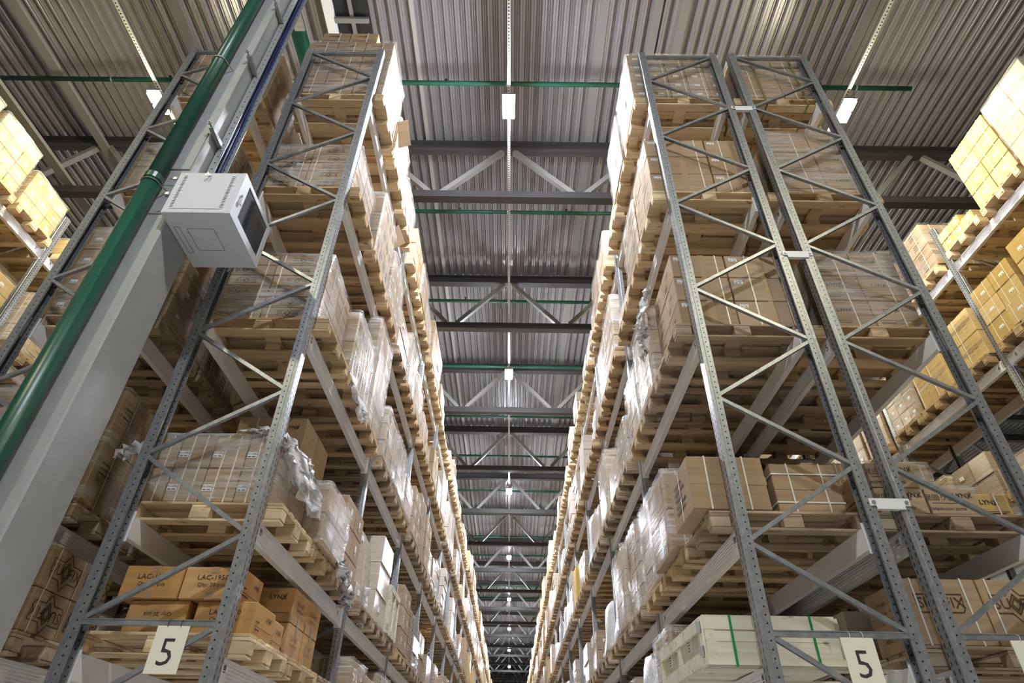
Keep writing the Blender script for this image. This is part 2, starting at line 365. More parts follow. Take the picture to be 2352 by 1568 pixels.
def clip_decals(dec, w, d, h):
    out = []
    for x in dec:
        if x[0] == 'tape':
            fw = w if x[1] == 'F' else d
            out.append((x[0], x[1], x[2], x[3], min(x[4], fw * (1 - x[2])), min(x[5], h * (1 - x[3]))))
        else: out.append(x)
    return out
def kmesh(kind, w, d, h, seed=0, mat=None):
    k = KINDS[kind]
    return carton_mesh(kind, w, d, h, mat or k['mat'], clip_decals(k['dec'], w, d, h), k.get('ink', 'ink'), seed)

# ------------------------------------------------------------------ film
def film_shell(x0, x1, y0, y1, z0, z1, seed, bulge=.012, top=.06):
    j = random.Random(seed); mb = MB(); n = 10; rows = 7; r = .03
    P = []
    for (ax, ay, bx, by) in ((x0, y0, x1, y0), (x1, y0, x1, y1), (x1, y1, x0, y1), (x0, y1, x0, y0)):
        for k in range(n):
            t = r + (1 - 2 * r) * k / (n - 1); P.append((ax + (bx - ax) * t, ay + (by - ay) * t))
    cx, cy = (x0 + x1) / 2, (y0 + y1) / 2; m = len(P); vs = []
    for q in range(rows + 2):
        zz = z0 + (z1 - z0) * min(q, rows) / rows
        for (px, py) in P:
            e = bulge * (.35 + j.random())
            sx = 1 if abs(px - x0) < .05 or abs(px - x1) < .05 else 0
            ox = (e if px > cx else -e) if (abs(px - x0) < .04 or abs(px - x1) < .04) else 0
            oy = (e if py > cy else -e) if (abs(py - y0) < .04 or abs(py - y1) < .04) else 0
            if q == rows + 1:
                vs.append((px + (top if px < cx else -top) * (1 if ox else 0), py + (top if py < cy else -top) * (1 if oy else 0), z1 + .006 + .012 * j.random()))
            else: vs.append((px + ox, py + oy, zz + (.006 if q == rows else 0) + (j.uniform(0, .03) if q == 0 else 0)))
    fs = [(q * m + k, q * m + (k + 1) % m, (q + 1) * m + (k + 1) % m, (q + 1) * m + k) for q in range(rows + 1) for k in range(m)]
    mb.add(vs, fs); return mb.mesh('stretch_film', ['film'], True)
def sheet(rows, seed, crumple=.03, sub=6, mat='film_lo', name='loose_film'):
    j = random.Random(seed); mb = MB(); R = len(rows); K = len(rows[0])
    def pt(a, b):
        i = min(int(a), R - 2); k = min(int(b), K - 2); s, t = a - i, b - k; s = s * s * (3 - 2 * s); 
        q = [Vector(rows[i][k]), Vector(rows[i][k + 1]), Vector(rows[i + 1][k]), Vector(rows[i + 1][k + 1])]
        return (q[0] * (1 - t) + q[1] * t) * (1 - s) + (q[2] * (1 - t) + q[3] * t) * s
    na, nb = (R - 1) * sub, (K - 1) * sub; vs = []
    for a in range(na + 1):
        for b in range(nb + 1):
            e = crumple * (1 if 0 < a else .4)
            vs.append(pt(a / sub, b / sub) + Vector((j.gauss(0, e), j.gauss(0, e), j.gauss(0, e))))
    mb.add(vs, [(a * (nb + 1) + b, a * (nb + 1) + b + 1, (a + 1) * (nb + 1) + b + 1, (a + 1) * (nb + 1) + b) for a in range(na) for b in range(nb)])
    return mb.mesh(name, [mat], True)

# ------------------------------------------------------------------ camera
def camera():
    f, pi, ya, ro = 1392.9, .6385, -.0077, .019
    cp, sp, c, s = math.cos(pi), math.sin(pi), math.cos(ya), math.sin(ya)
    Mx = Matrix(((c, s, 0), (-s, c, 0), (0, 0, 1)))
    fw = Mx @ Vector((0, cp, sp)); up = Mx @ Vector((0, -sp, cp)); rt = Mx @ Vector((1, 0, 0))
    cr, sr = math.cos(ro), math.sin(ro)
    r2 = rt * cr + up * sr; u2 = up * cr - rt * sr
    cam = bpy.data.cameras.new('camera'); cam.sensor_width = 36; cam.lens = f / 2352 * 36; cam.clip_start = .05; cam.clip_end = 300
    o = bpy.data.objects.new('camera', cam); C.objects.link(o)
    o.matrix_world = Matrix(((r2.x, u2.x, -fw.x, 0), (r2.y, u2.y, -fw.y, 0), (r2.z, u2.z, -fw.z, EYE), (0, 0, 0, 1)))
    SC.camera = o
camera()

# ------------------------------------------------------------------ the hall
XW, YN, YF = 24.0, -20.0, 82.0
ROOF = E(10.66)
mb = MB(); mb.box(-XW, YN, -.2, XW, YF, 0); struct('floor', mb.mesh('floor', ['floor']))
for nm, a in (('wall_back', (-XW, YN - .2, 0, XW, YN, ROOF + .3)), ('wall_far', (-XW, YF, 0, XW, YF + .2, ROOF + .3)), ('wall_left', (-XW - .2, YN, 0, -XW, YF, ROOF + .3)), ('wall_right', (XW, YN, 0, XW + .2, YF, ROOF + .3))):
    mb = MB(); mb.box(*a); struct(nm, mb.mesh(nm, ['wall']))
prof = []; p = .1875; x = -XW
while x < XW - p:                                                  # trapezoidal roof sheet, ribs along the aisle
    for dx, dz in ((0, 0), (.034, 0), (.041, .008), (.048, 0), (.078, 0), (.105, .062), (.125, .062), (.133, .05), (.141, .062), (.160, .062)): prof.append((x + dx, dz))
    x += p
mb = MB(); n = len(prof)
mb.add([(a, YN, ROOF + b) for a, b in prof] + [(a, YF, ROOF + b) for a, b in prof], [(i, i + 1, n + i + 1, n + i) for i in range(n - 1)])
mb.box(-XW, YN, ROOF + .16, XW, YF, ROOF + .3)
struct('ceiling', mb.mesh('ceiling', ['roof']))
for i, (xx, w) in enumerate(((-1.85, .07), (1.42, .15), (2.32, .15), (2.78, .16), (5.9, .15), (-5.9, .2))):
    mb = MB(); mb.box(-w / 2, YN, 0, w / 2, YF, .02); struct('trim_%d' % (i + 1), mb.mesh('trim', ['steel_paint' if i != 0 else 'lamp_body']), (xx, 0, ROOF - .021))

ORD = 'first second third fourth fifth sixth seventh eighth ninth tenth eleventh twelfth thirteenth fourteenth fifteenth sixteenth seventeenth eighteenth nineteenth twentieth twenty-first twenty-second twenty-third twenty-fourth twenty-fifth twenty-sixth twenty-seventh twenty-eighth twenty-ninth thirtieth'.split()

# roof trusses
TX0, HP = -.2, 1.365
def truss_parts(detail):
    out = []
    zt0, zt1, zb0, zb1 = 10.38, 10.62, 8.92, 9.09
    mb = MB()
    for a in ((-.09, zt0, .09, zt0 + .014), (-.09, zt1 - .014, .09, zt1), (-.006, zt0, .006, zt1)): mb.box(-XW, a[0], E(a[1]), XW, a[2], E(a[3]), 0)
    out.append(('top_chord', mb, 'dark_steel'))
    mb2 = MB(); mb2.box(-XW, -.08, E(zb0), XW, .08, E(zb1)); out.append(('bottom_chord', mb2, 'dark_steel'))
    k = -8
    while k <= 8:
        xt = TX0 + 2 * HP * k
        if abs(xt) < XW - 2:
            for s in (-1, 1):
                w = MB(); w.bar((xt + s * .12, 0, E(zt0 - .01)), (xt + s * (HP - .12), 0, E(zb1 + .01)), .10, .10); out.append(('web', w, 'steel_paint'))
        k += 1
    return out
tp = truss_parts(True); tmesh = [(n_, b_.mesh(n_, [m_])) for n_, b_, m_ in tp]
allb = MB()
for n_, b_, m_ in tp: allb.add(b_.v, b_.f, 0 if m_ == 'dark_steel' else 1)
tfar = allb.mesh('roof_truss', ['dark_steel', 'steel_paint'])
for k in range(-3, 18):
    y = 7.57 + 4.0 * k
    lab = 'steel roof truss, %s one in view up the aisle' % ORD[k] if k >= 0 else 'steel roof truss before the racks, %s out from the rack ends' % ORD[-k - 1]
    if 0 <= k < 4:
        t = thing('roof_truss', lab, 'roof truss', (0, y, 0), group='roof trusses')
        for n_, me in tmesh: ob(n_, me, t)
    else: thing('roof_truss', lab, 'roof truss', (0, y, 0), group='roof trusses', me=tfar)
for xx, z, lab in ((-8.33, 10.30, 'grey tie under the roof sheet beside the left end truss node'), (-8.52, 9.14, 'grey tie resting across the lower chords at far left'), (9.35, 9.14, 'grey tie resting across the lower chords at far right')):
    mb = MB(); mb.box(-.085, -16, -.035, .085, 74, .035); mb.box(-.015, -16, .035, .015, 74, .06)
    thing('roof_tie', lab, 'roof tie', (xx, 0, E(z)), me=mb.mesh('roof_tie', ['steel_paint']))

# sprinkler pipes across the aisle
mb = MB(); mb.tube([(-9.2, 0, 0), (6.86, 0, 0)], .043, 12); pipe_me = mb.mesh('pipe', ['green'], True)
mb = MB(); mb.tube([(0, 0, .04), (0, 0, .10)], .012, 8); mb.tube([(0, 0, .10), (0, 0, .105)], .03, 10); head_me = mb.mesh('sprinkler_head', ['dark_steel'])
mb = MB(); mb.tube([(-.012, 0, 0), (.012, 0, 0)], .05, 12); mb.tube([(0, 0, .04), (0, .0, .6)], .006, 6); clip_me = mb.mesh('pipe_hanger', ['galv'])
for k in range(0, 14):
    y = 5.87 + 2.95 * k
    if abs(((y - 7.57 + 2) % 4) - 2) < .14: y += .3
    t = thing('sprinkler_pipe', 'green sprinkler pipe across the aisle under the roof, %s from the rack ends' % ORD[k], 'pipe', (0, y, E(10.0)), group='green cross pipes under the roof')
    ob('pipe', pipe_me, t)
    for xx in (-6.2, -1.3, 1.9, 5.3) if k % 2 == 0 else (-4.7, -1.25, 1.05, 4.6): ob('sprinkler_head', head_me, t, (xx, 0, 0))
    for xx in (-7.2, -.22, 5.9): ob('pipe_hanger', clip_me, t, (xx, 0, 0))
mb = MB(); mb.tube([(0, 1.2, 0), (0, 60, 0)], .125, 16)
thing('main_pipe', 'thick green water main running along above the column row', 'pipe', (-3.56, 0, E(9.75)), me=mb.mesh('main_pipe', ['green'], True))

# lamps and the perforated rails that carry them
mb = MB(); mb.box(-.025, 0, 0, .025, 66, .004); mb.box(-.025, 0, 0, -.021, 66, .03); mb.box(.021, 0, 0, .025, 66, .03)
def rail_mat():
    m, nt, out = new_mat('perforated_rail'); p_ = N(nt, 'ShaderNodeBsdfPrincipled', Roughness=.4, Metallic=.2)
    tc = nt.nodes.new('ShaderNodeTexCoord'); sx = nt.nodes.new('ShaderNodeSeparateXYZ'); L(nt, tc.outputs['Object'], sx.inputs[0])
    a = math_n(nt, 'LESS_THAN', math_n(nt, 'FRACT', math_n(nt, 'DIVIDE', sx.outputs[1], .05)), .45)
    b = math_n(nt, 'LESS_THAN', math_n(nt, 'ABSOLUTE', sx.outputs[0]), .011)
    mx = nt.nodes.new('ShaderNodeMix'); mx.data_type = 'RGBA'; L(nt, math_n(nt, 'MULTIPLY', a, b), mx.inputs[0])
    mx.inputs[6].default_value = (.75, .75, .74, 1); mx.inputs[7].default_value = (.05, .05, .05, 1)
    L(nt, mx.outputs[2], p_.inputs['Base Color']); L(nt, p_.outputs[0], out.inputs[0]); return m
M['rail'] = rail_mat(); rail_me = mb.mesh('lamp_rail', ['rail'])
mb = MB(); mb.box(-.10, -.21, .0, .10, .21, .035)
for i in range(9): mb.box(-.09, -.20 + i * .048, .035, .09, -.192 + i * .048, .075)
house_me = mb.mesh('housing', ['lamp_body'])
mb = MB(); mb.box(-.006, -.03, .035, .006, .03, .16); mb.box(-.03, -.03, .15, .03, .03, .16); brk_me = mb.mesh('bracket', ['galv'])
lens = {}
for nm, mt in (('c', LAMP_C), ('s', LAMP_S)):
    mb = MB(); mb.box(-.09, -.085, -.05, .09, .085, 0); lens[nm] = mb.mesh('lens', [mt])
for xx, nm, word, kk in ((-.17, 'c', 'centre aisle', 8), (-5.88, 's', 'left side aisle', 6), (5.28, 's', 'right side aisle', 6)):
    thing('lamp_rail', 'thin perforated lamp rail running along over the %s' % word, 'lamp rail', (xx, -1 if nm == 'c' else 1.5, E(9.10)), me=rail_me)
    for k in range(-1, kk):
        y = 5.64 + 7.85 * k
        lab = 'bright high-bay lamp with two panels over the %s, %s from the rack ends' % (word, ORD[k]) if k >= 0 else 'bright high-bay lamp before the racks, in line with the %s' % word
        t = thing('ceiling_lamp', lab, 'lamp', (xx, y, E(8.94)), group='high-bay lamps')
        ob('housing', house_me, t); ob('bracket', brk_me, t)
        ob('lens', lens[nm], t, (0, -.105, 0)); ob('lens', lens[nm], t, (0, .105, 0))

# grey column with riser pipe, cable channel and wall cabinet
CX0, CX1, CY0, CY1 = -3.19, -2.84, 3.36, 3.76
t = thing('column', 'grey square building column standing between the two left rack rows', 'column', ((CX0 + CX1) / 2, (CY0 + CY1) / 2, 0))
hw, hd = (CX1 - CX0) / 2, (CY1 - CY0) / 2
mb = MB(); mb.cbox(-hw, -hd, 0, hw, hd, E(3.74), .012); ob('concrete_shaft', mb.mesh('concrete_shaft', ['grey_paint']), t)
mb = MB(); mb.box(-hw - .004, -hd - .004, E(3.74), hw + .004, hd + .004, E(3.765)); mb.box(-hw - .004, -hd - .004, E(4.09), hw + .004, hd + .004, E(4.11)); mb.box(-hw, -hd, E(3.765), hw, hd, E(4.09)); ob('cap_plate', mb.mesh('cap_plate', ['grey_paint']), t)
mb = MB(); mb.box(-hw, -hd, E(4.11), hw, -hd + .02, ROOF - .02); mb.box(-hw, hd - .02, E(4.11), hw, hd, ROOF - .02); mb.box(hw - .03, -hd + .02, E(4.11), hw - .01, hd - .02, ROOF - .02); mb.box(-hw + .01, -hd + .02, E(4.11), -hw + .03, hd - .02, ROOF - .02); ob('steel_shaft', mb.mesh('steel_shaft', ['grey_paint']), t)
mb = MB(); mb.box(-.11, -hd - .012, E(4.3), .16, -hd, E(4.83)); ob('splice_plate', mb.mesh('splice_plate', ['grey_paint']), t)
t = thing('riser_pipe', 'thick green vertical pipe clamped to the front of the grey column', 'pipe', (-3.045, 3.27, 0))
mb = MB(); mb.tube([(0, 0, 0.02), (0, 0, E(4.05))], .069, 20); mb.tube([(0, 0, E(4.05)), (0, 0, E(9.8))], .066, 20); ob('pipe', mb.mesh('pipe', ['green'], True), t)
mb = MB(); mb.tube([(0, 0, E(4.03)), (0, 0, E(4.09))], .074, 20); ob('weld_collar', mb.mesh('weld_collar', ['green']), t)
for z in (4.0, 5.9, 8.0):
    mb = MB(); mb.tube([(-.1, .085, 0)] + [(math.cos(a) * .074, -math.sin(a) * .074, 0) for a in [math.pi - i * math.pi / 10 for i in range(11)]] + [(.1, .085, 0)], .006, 6); ob('pipe_clamp', mb.mesh('pipe_clamp', ['galv']), t, (0, 0, E(z)))
t = thing('cable_channel', 'perforated steel channel carrying blue cables up the side of the grey column', 'cable channel', (-2.838, 3.60, 0))
mb = MB()
for a in ((0, -.08, .003, .08), (0, -.08, .075, -.077), (0, .077, .075, .08)): mb.box(a[0], a[1], E(4.18), a[2], a[3], E(9.6))
def channel_mat():
    m, nt, out = new_mat('perforated_channel'); p_ = N(nt, 'ShaderNodeBsdfPrincipled', Roughness=.35, Metallic=.6)
    tc = nt.nodes.new('ShaderNodeTexCoord'); sx = nt.nodes.new('ShaderNodeSeparateXYZ'); L(nt, tc.outputs['Object'], sx.inputs[0])
    z = math_n(nt, 'MULTIPLY', math_n(nt, 'SUBTRACT', math_n(nt, 'FRACT', math_n(nt, 'DIVIDE', sx.outputs[2], .09)), .5), .09)
    x = math_n(nt, 'SUBTRACT', sx.outputs[0], .04)
    r = math_n(nt, 'ADD', math_n(nt, 'MULTIPLY', z, z), math_n(nt, 'MULTIPLY', x, x))
    mx = nt.nodes.new('ShaderNodeMix'); mx.data_type = 'RGBA'; L(nt, math_n(nt, 'LESS_THAN', r, .008 ** 2), mx.inputs[0])
    mx.inputs[6].default_value = (.55, .57, .58, 1); mx.inputs[7].default_value = (.02, .02, .02, 1)
    L(nt, mx.outputs[2], p_.inputs['Base Color']); L(nt, p_.outputs[0], out.inputs[0]); return m
M['chan'] = channel_mat(); ob('channel', mb.mesh('channel', ['chan']), t)
for i, (yy, xx, mt) in enumerate(((-.05, .02, 'cable'), (-.03, .03, 'cable'), (-.005, .02, 'bcable'), (.015, .034, 'cable'), (.035, .02, 'bcable'), (.055, .03, 'cable'))):
    mb = MB(); jj = random.Random(i); mb.tube([(xx + jj.uniform(-.006, .006), yy + jj.uniform(-.008, .008), E(4.16 + k * .6)) for k in range(10)], .010, 6); ob('cable', mb.mesh('cable', [mt], True), t)
for z in (4.85, 6.1, 7.25):
    mb = MB(); mb.box(0, -.30, -.02, .041, -.085, .02); mb.tube([(.02, -.30, 0), (.02, -.36, 0)], .008, 6); mb.tube([(.02, -.335, 0), (.02, -.345, 0)], .02, 6); ob('strut', mb.mesh('strut', ['galv']), t, (0, 0, E(z)))

t = thing('network_cabinet', 'light grey wall cabinet with smoked glass door fixed to the grey column', 'cabinet', (-2.835, 3.26, E(3.645)))
cw, cd, chh = .555, .63, .495
mb = MB(); mb.cbox(0, 0, 0, cw - .03, cd, chh, .004); ob('body', mb.mesh('body', ['cabinet']), t)
mb = MB(); mb.box(.05, -.004, .045, cw - .075, 0, chh - .02)
ob('side_panel', mb.mesh('side_panel', ['cabinet']), t)
for xx in (.065, cw - .09):
    mb = MB()
    for i in range(22): mb.box(xx - .012, -.006, .06 + i * .018, xx + .012, -.004, .066 + i * .018)
    ob('vent_slots', mb.mesh('vent_slots', ['dark_steel']), t)
mb = MB(); mb.tube([(cw * .47, 0, chh - .045), (cw * .47, -.014, chh - .045)], .011, 10); mb.box(cw * .47 - .003, -.045, chh - .075, cw * .47 + .003, -.012, chh - .045); mb.box(cw * .47 - .02, -.04, chh - .085, cw * .47 + .005, -.036, chh - .06); ob('lock', mb.mesh('lock', ['lamp_body']), t)
mb = MB()
def frame2(mb, x0, y0, x1, y1, z, w):
    for a in ((x0, y0, x1, y0 + w), (x0, y1 - w, x1, y1), (x0, y0, x0 + w, y1), (x1 - w, y0, x1, y1)): mb.box(a[0], a[1], z - .0015, a[2], a[3], z)
frame2(mb, .14, .17, .36, .42, 0, .0025); frame2(mb, .04, .15, .085, .45, 0, .0025)
ob('cutout_outline', mb.mesh('cutout_outline', ['dark_steel']), t)
mb = MB()
for xx, yy in ((.13, .22), (.13, .37), (.37, .22), (.37, .37), (.03, .03), (.25, .03), (.48, .03), (.45, .5)): mb.tube([(xx, yy, -.004), (xx, yy, 0)], .006, 8)
for xx in (.03, .25, .48):
    mb.tube([(xx, -.004, .02), (xx, 0, .02)], .005, 8); mb.tube([(xx, -.004, chh - .01), (xx, 0, chh - .01)], .005, 8)
ob('screw', mb.mesh('screw', ['lamp_body']), t)
mb = MB(); x0, x1 = cw - .03, cw
for a in ((0, 0, cd, .075), (0, chh - .045, cd, chh), (0, .075, .11, chh - .045), (cd - .06, .075, cd, chh - .045)): mb.box(x0, a[0], a[1], x1, a[2], a[3])
d_ = ob('door', mb.mesh('door', ['cabinet']), t)
mb = MB(); mb.box(x0 + .008, .11, .075, x1 - .006, cd - .06, chh - .045); ob('glass', mb.mesh('glass', ['glass']), d_)
mb = MB(); mb.tube([(x1, .055, .27), (x1 + .015, .055, .27)], .011, 10); mb.box(x1 + .012, .05, .20, x1 + .016, .062, .275); mb.box(x1 + .01, .045, .17, x1 + .02, .075, .21); ob('key', mb.mesh('key', ['lamp_body']), d_)
for z in (3.86, 4.05):
    mb = MB(); mb.box(-.03, -.015, -.015, 0, .0, .015); mb.tube([(-.06, -.008, 0), (-.03, -.008, 0)], .008, 8); ob('wall_fixing', mb.mesh('wall_fixing', ['galv']), t, (0.0, 0, z - 3.645))

# dark roof hatch with its white duct, above the left rack row
t = thing('roof_hatch', 'dark rectangular roof hatch above the tall carton load at the top of the left rack', 'roof hatch', (-2.88, 4.6, ROOF - .03))
mb = MB(); mb.box(-.28, -1.0, 0, .30, 1.4, .03); ob('panel', mb.mesh('panel', ['dark']), t)
mb = MB(); mb.box(-.03, -1.0, -.05, .03, 1.4, 0); ob('mullion', mb.mesh('mullion', ['steel_paint']), t)
mb = MB(); mb.box(-.30, .42, -.12, .29, .50, -.05); ob('crossbar', mb.mesh('crossbar', ['steel_paint']), t)
mb = MB(); mb.box(-.43, -1.0, -.16, -.29, .9, 0); ob('side_duct', mb.mesh('side_duct', ['beam']), t)
t = thing('cable_tray', 'short perforated steel tray hanging under the roof beside the column head', 'cable tray', (-3.42, 4.25, E(9.42)))
mb = MB(); mb.box(-.075, -1.2, 0, .075, .45, .003); ob('tray_base', mb.mesh('tray_base', ['galv']), t)
for s in (-1, 1):
    mb = MB(); mb.box(s * .075 - .002, -1.2, 0, s * .075 + .002, .45, .05); ob('tray_side', mb.mesh('tray_side', ['galv']), t)

# ------------------------------------------------------------------ racking
Y0, BAY = 4.16, 2.80
TOP = [E(z) for z in (.655, 1.533, 3.270, 5.02, 6.79)]            # upper face of the beams at each level
LEVEL = ['lowest visible level', 'second level', 'level marked 5', 'level marked 6', 'top level marked 7']
ROWS = {'L1': (-2.28, 1, 'centre aisle left'), 'R1': (2.055, -1, 'centre aisle right'), 'R2': (3.22, 1, 'right side aisle near row'),
        'L2': (-3.80, -1, 'left side aisle near row'), 'FR': (7.35, -1, 'right side aisle far row'), 'FL': (-8.0, 1, 'left side aisle far row')}
NB = {'L1': 25, 'R1': 25, 'R2': 3, 'L2': 3, 'FR': 4, 'FL': 3}
up_prof = [(-.04, -.05), (.008, -.05), (.012, -.046), (.04, -.046), (.04, .046), (.012, .046), (.008, .05), (-.04, .05), (-.04, .032), (-.037, .032), (-.037, .047), (.006, .047), (.037, .043), (.037, -.043), (.006, -.047), (-.037, -.047), (-.037, -.032), (-.04, -.032)]
def up_mesh(h):
    mb = MB(); mb.prism([(a, b) for a, b in up_prof], .012, h, 'Z'); return mb.mesh('upright', ['galv_up'])
UPM = {True: up_mesh(E(7.80)), False: up_mesh(E(7.58))}
mb = MB(); mb.box(-.07, -.08, 0, .07, .08, .012); base_me = mb.mesh('base_plate', ['galv'])
def brace_mesh(a, b):
    mb = MB(); A, B = Vector(a), Vector(b)
    for dy in (-.014, .014): mb.bar(A + Vector((0, dy, 0)), B + Vector((0, dy, 0)), .004, .030)
    mb.bar(A + Vector((0, .0, 0)), B + Vector((0, .0, 0)), .026, .016)
    return mb.mesh('diagonal_brace', ['galv'])
braces = []
zn = lambda i: E(.82 + .575 * i)
for i in range(-4, 12):
    s0 = 1 if i % 2 == 0 else -1
    braces.append(brace_mesh((s0 * .425, .0, zn(i) + .02), (-s0 * .425, .0, zn(i + 1) - .02)))
braces[4] = brace_mesh((-.425, 0, zn(0) + .02), (.425, 0, zn(1) - .02))       # above the number-sign bar the zigzag starts again
for i in range(1, 12):
    s0 = 1 if i % 2 == 1 else -1
    braces[4 + i] = brace_mesh((s0 * .425, 0, zn(i) + .02), (-s0 * .425, 0, zn(i + 1) - .02))
mb = MB(); mb.box(-.42, -.018, -.018, .42, .018, .018); mb.box(-.42, -.022, -.018, .42, -.018, -.012); mb.box(-.42, -.022, .012, .42, -.018, .018); hor_me = mb.mesh('horizontal_brace', ['galv'])
fmb = MB()
for s in (-1, 1): fmb.box(s * .46 - .04, -.05, 0, s * .46 + .04, .05, E(7.58))
for b in braces: fmb.add([v.co[:] for v in b.vertices], [list(p_.vertices) for p_ in b.polygons])
for z in (.2, zn(0), zn(12) - .03): fmb.box(-.42, -.018, z - .018, .42, .018, z + .018)
frame_far = fmb.mesh('rack_frame', ['galv'])
def rack_frame(row, k):
    xc, dr, word = ROWS[row]
    lab = 'galvanised %s frame of the rack, %s, %s upright line' % ('end' if k == 0 else 'inner', word, ORD[k])
    loc = (xc, Y0 + BAY * k, 0); rz = 0 if dr > 0 else math.pi
    if k > 6: return thing('rack_frame', lab, 'rack frame', loc, rz, 'galvanised rack frames', frame_far)
    t = thing('rack_frame', lab, 'rack frame', loc, rz, 'galvanised rack frames')
    for s in (1, -1):
        u = ob('upright', UPM[k == 0], t, (s * .46, 0, 0), 0 if s > 0 else math.pi)
        ob('base_plate', base_me, u)
    for b in braces: ob('diagonal_brace', b, t, (0, -.03 * dr, 0))
    for z in (.2, zn(0), zn(12) - .03) if k == 0 else (.2, zn(0)): ob('horizontal_brace', hor_me, t, (0, -.03 * dr, z), 0 if dr > 0 else math.pi)
    return t
FRAMES = {}
for row in ROWS:
    for k in range(NB[row] + 1): FRAMES[row, k] = rack_frame(row, k)

# beams: local +X is the outer, ribbed face
bp = [(-.025, 0), (.025, 0), (.025, .022)]
for i in range(5):
    z = .022 + i * .021; bp += [(.025, z + .006), (.019, z + .009), (.019, z + .017), (.025, z + .020)]
bp += [(.025, .15), (-.025, .15)]
BL = BAY - .10
_beam = {}
def beam_mesh(num):
    if num in _beam: return _beam[num]
    mb = MB(); mb.prism(bp, .004, BL - .004, 'Y')
    for y in (.13, BL - .13):
        if num:
            mb.box(.0245, y - .06, .028, .0256, y + .06, .128, 0); put_text(mb, num, (.0262, y, .078), (0, 1, 0), (0, 0, 1), .085, 1, .008)
        else:
            mb.box(.0245, y - .05, .05, .0256, y + .05, .12, 0)
            for i in range(9): mb.quad((.0262, y - .022 + i * .005, .085), (0, 1, 0), (0, 0, 1), .0025 if i % 3 else .004, .03, 1)
            mb.quad((.0262, y - .022, .072), (0, 1, 0), (0, 0, 1), .042, .006, 1)
    _beam[num] = mb.mesh('rack_beam', ['beam', 'signink']); return _beam[num]
mb = MB(); mb.box(.0445, -.048, -.03, .0485, .0, .185); mb.box(-.03, -.001, -.03, .0485, .004, .185)
for i in range(5): mb.box(.0485, -.042, -.015 + i * .042, .0505, -.02, .008 + i * .042)
con_me = mb.mesh('connector', ['white'])
BX = .435                                                         # beam line, measured from the middle of the rack
NUM = [None, None, '5', '6', '7']
bspots = []
for row in ROWS:
    for k in range(NB[row]):
        for lv in range(5):
            for side in (1, -1):
                if row in ('FR', 'FL') and (lv < 2): continue
                dist = (Y0 + BAY * k) + (0 if row in ('L1', 'R1') else 3) + (0 if side > 0 else 1.5)
                bspots.append((dist, row, k, lv, side))
bspots.sort(); rest = MB()
for i, (_, row, k, lv, side) in enumerate(bspots):
    xc, dr, word = ROWS[row]; rz = 0 if dr * side > 0 else math.pi
    x = xc + dr * side * BX; y = Y0 + BAY * k + .05
    z = TOP[lv] - .15
    if i < 296:
        lab = 'white ribbed %s beam, %s, %s, %s bay' % ('aisle-side' if side > 0 else 'rear', word, LEVEL[lv], ORD[k])
        t = thing('rack_beam', lab, 'rack beam', (x, y if rz == 0 else y + BL, z), rz, 'white rack beams', beam_mesh(NUM[lv]))
        ob('connector', con_me, t)
        c2 = ob('connector', con_me, t, (0, BL, 0)); c2.scale = (1, -1, 1)
    else: rest.box(x - .025, y + .004, z, x + .025, y + BL - .004, z + .15)
o = ob('distant_rack_beams', rest.mesh('distant_rack_beams', ['beam'])); o['kind'] = 'stuff'; o['label'] = 'white rack beams far up the aisle'; o['category'] = 'rack beams'

# row spacers between the two back-to-back rows on the right
mb = MB(); mb.cbox(-.10, -.004, -.05, .10, .004, .03, .002)
for s in (-1, 1): mb.cbox(s * .115 - .028, -.004, -.026, s * .115 + .028, .004, .03, .003)
mb.box(-.10, .0, -.05, .10, .03, -.046)
sp_me = mb.mesh('row_spacer', ['white'])
mb = MB(); mb.tube([(0, -.012, 0), (0, 0, 0)], .014, 6); bolt_me = mb.mesh('bolt', ['galv'])
for z, w in ((1.68, 'lowest'), (4.132, 'middle'), (6.541, 'topmost')):
    t = thing('row_spacer', 'white row spacer bolted between the two right racks, %s of three' % w, 'row spacer', (2.655, 4.105, E(z)), group='white row spacers', me=sp_me)
    for s in (-1, 1): ob('bolt', bolt_me, t, (s * .115, 0, 0))

# number signs hanging from the horizontal braces
mb = MB(); mb.box(-.1, -.003, -.265, .1, .003, 0); plate_me = mb.mesh('plate', ['sign'])
mb = MB(); put_text(mb, '5', (0, -.0038, -.155), (1, 0, 0), (0, 0, 1), .22, 0, -.003); five_me = mb.mesh('numeral', ['signink'])
mb = MB(); mb.tube([(0, -.004, -.02), (0, -.026, .0), (0, -.028, .03), (0, .0, .045), (0, .024, .03), (0, .006, .0), (0, .004, -.02)], .0025, 6)
for xx, w, dk in ((-2.10, 'left rack', 'bcable'), (2.132, 'right rack', 'strap'), (3.18, 'rightmost rack', 'strap')):
    tie_me = mb.mesh('cable_tie', [dk])
    t = thing('number_sign', 'cream sign reading 5 tied to the end brace of the %s' % w, 'sign', (xx, 4.098, zn(0) - .022))
    ob('plate', plate_me, t); ob('numeral', five_me, t)
    for s in (-.038, .042): ob('cable_tie', tie_me, t, (s, .022, -.004))

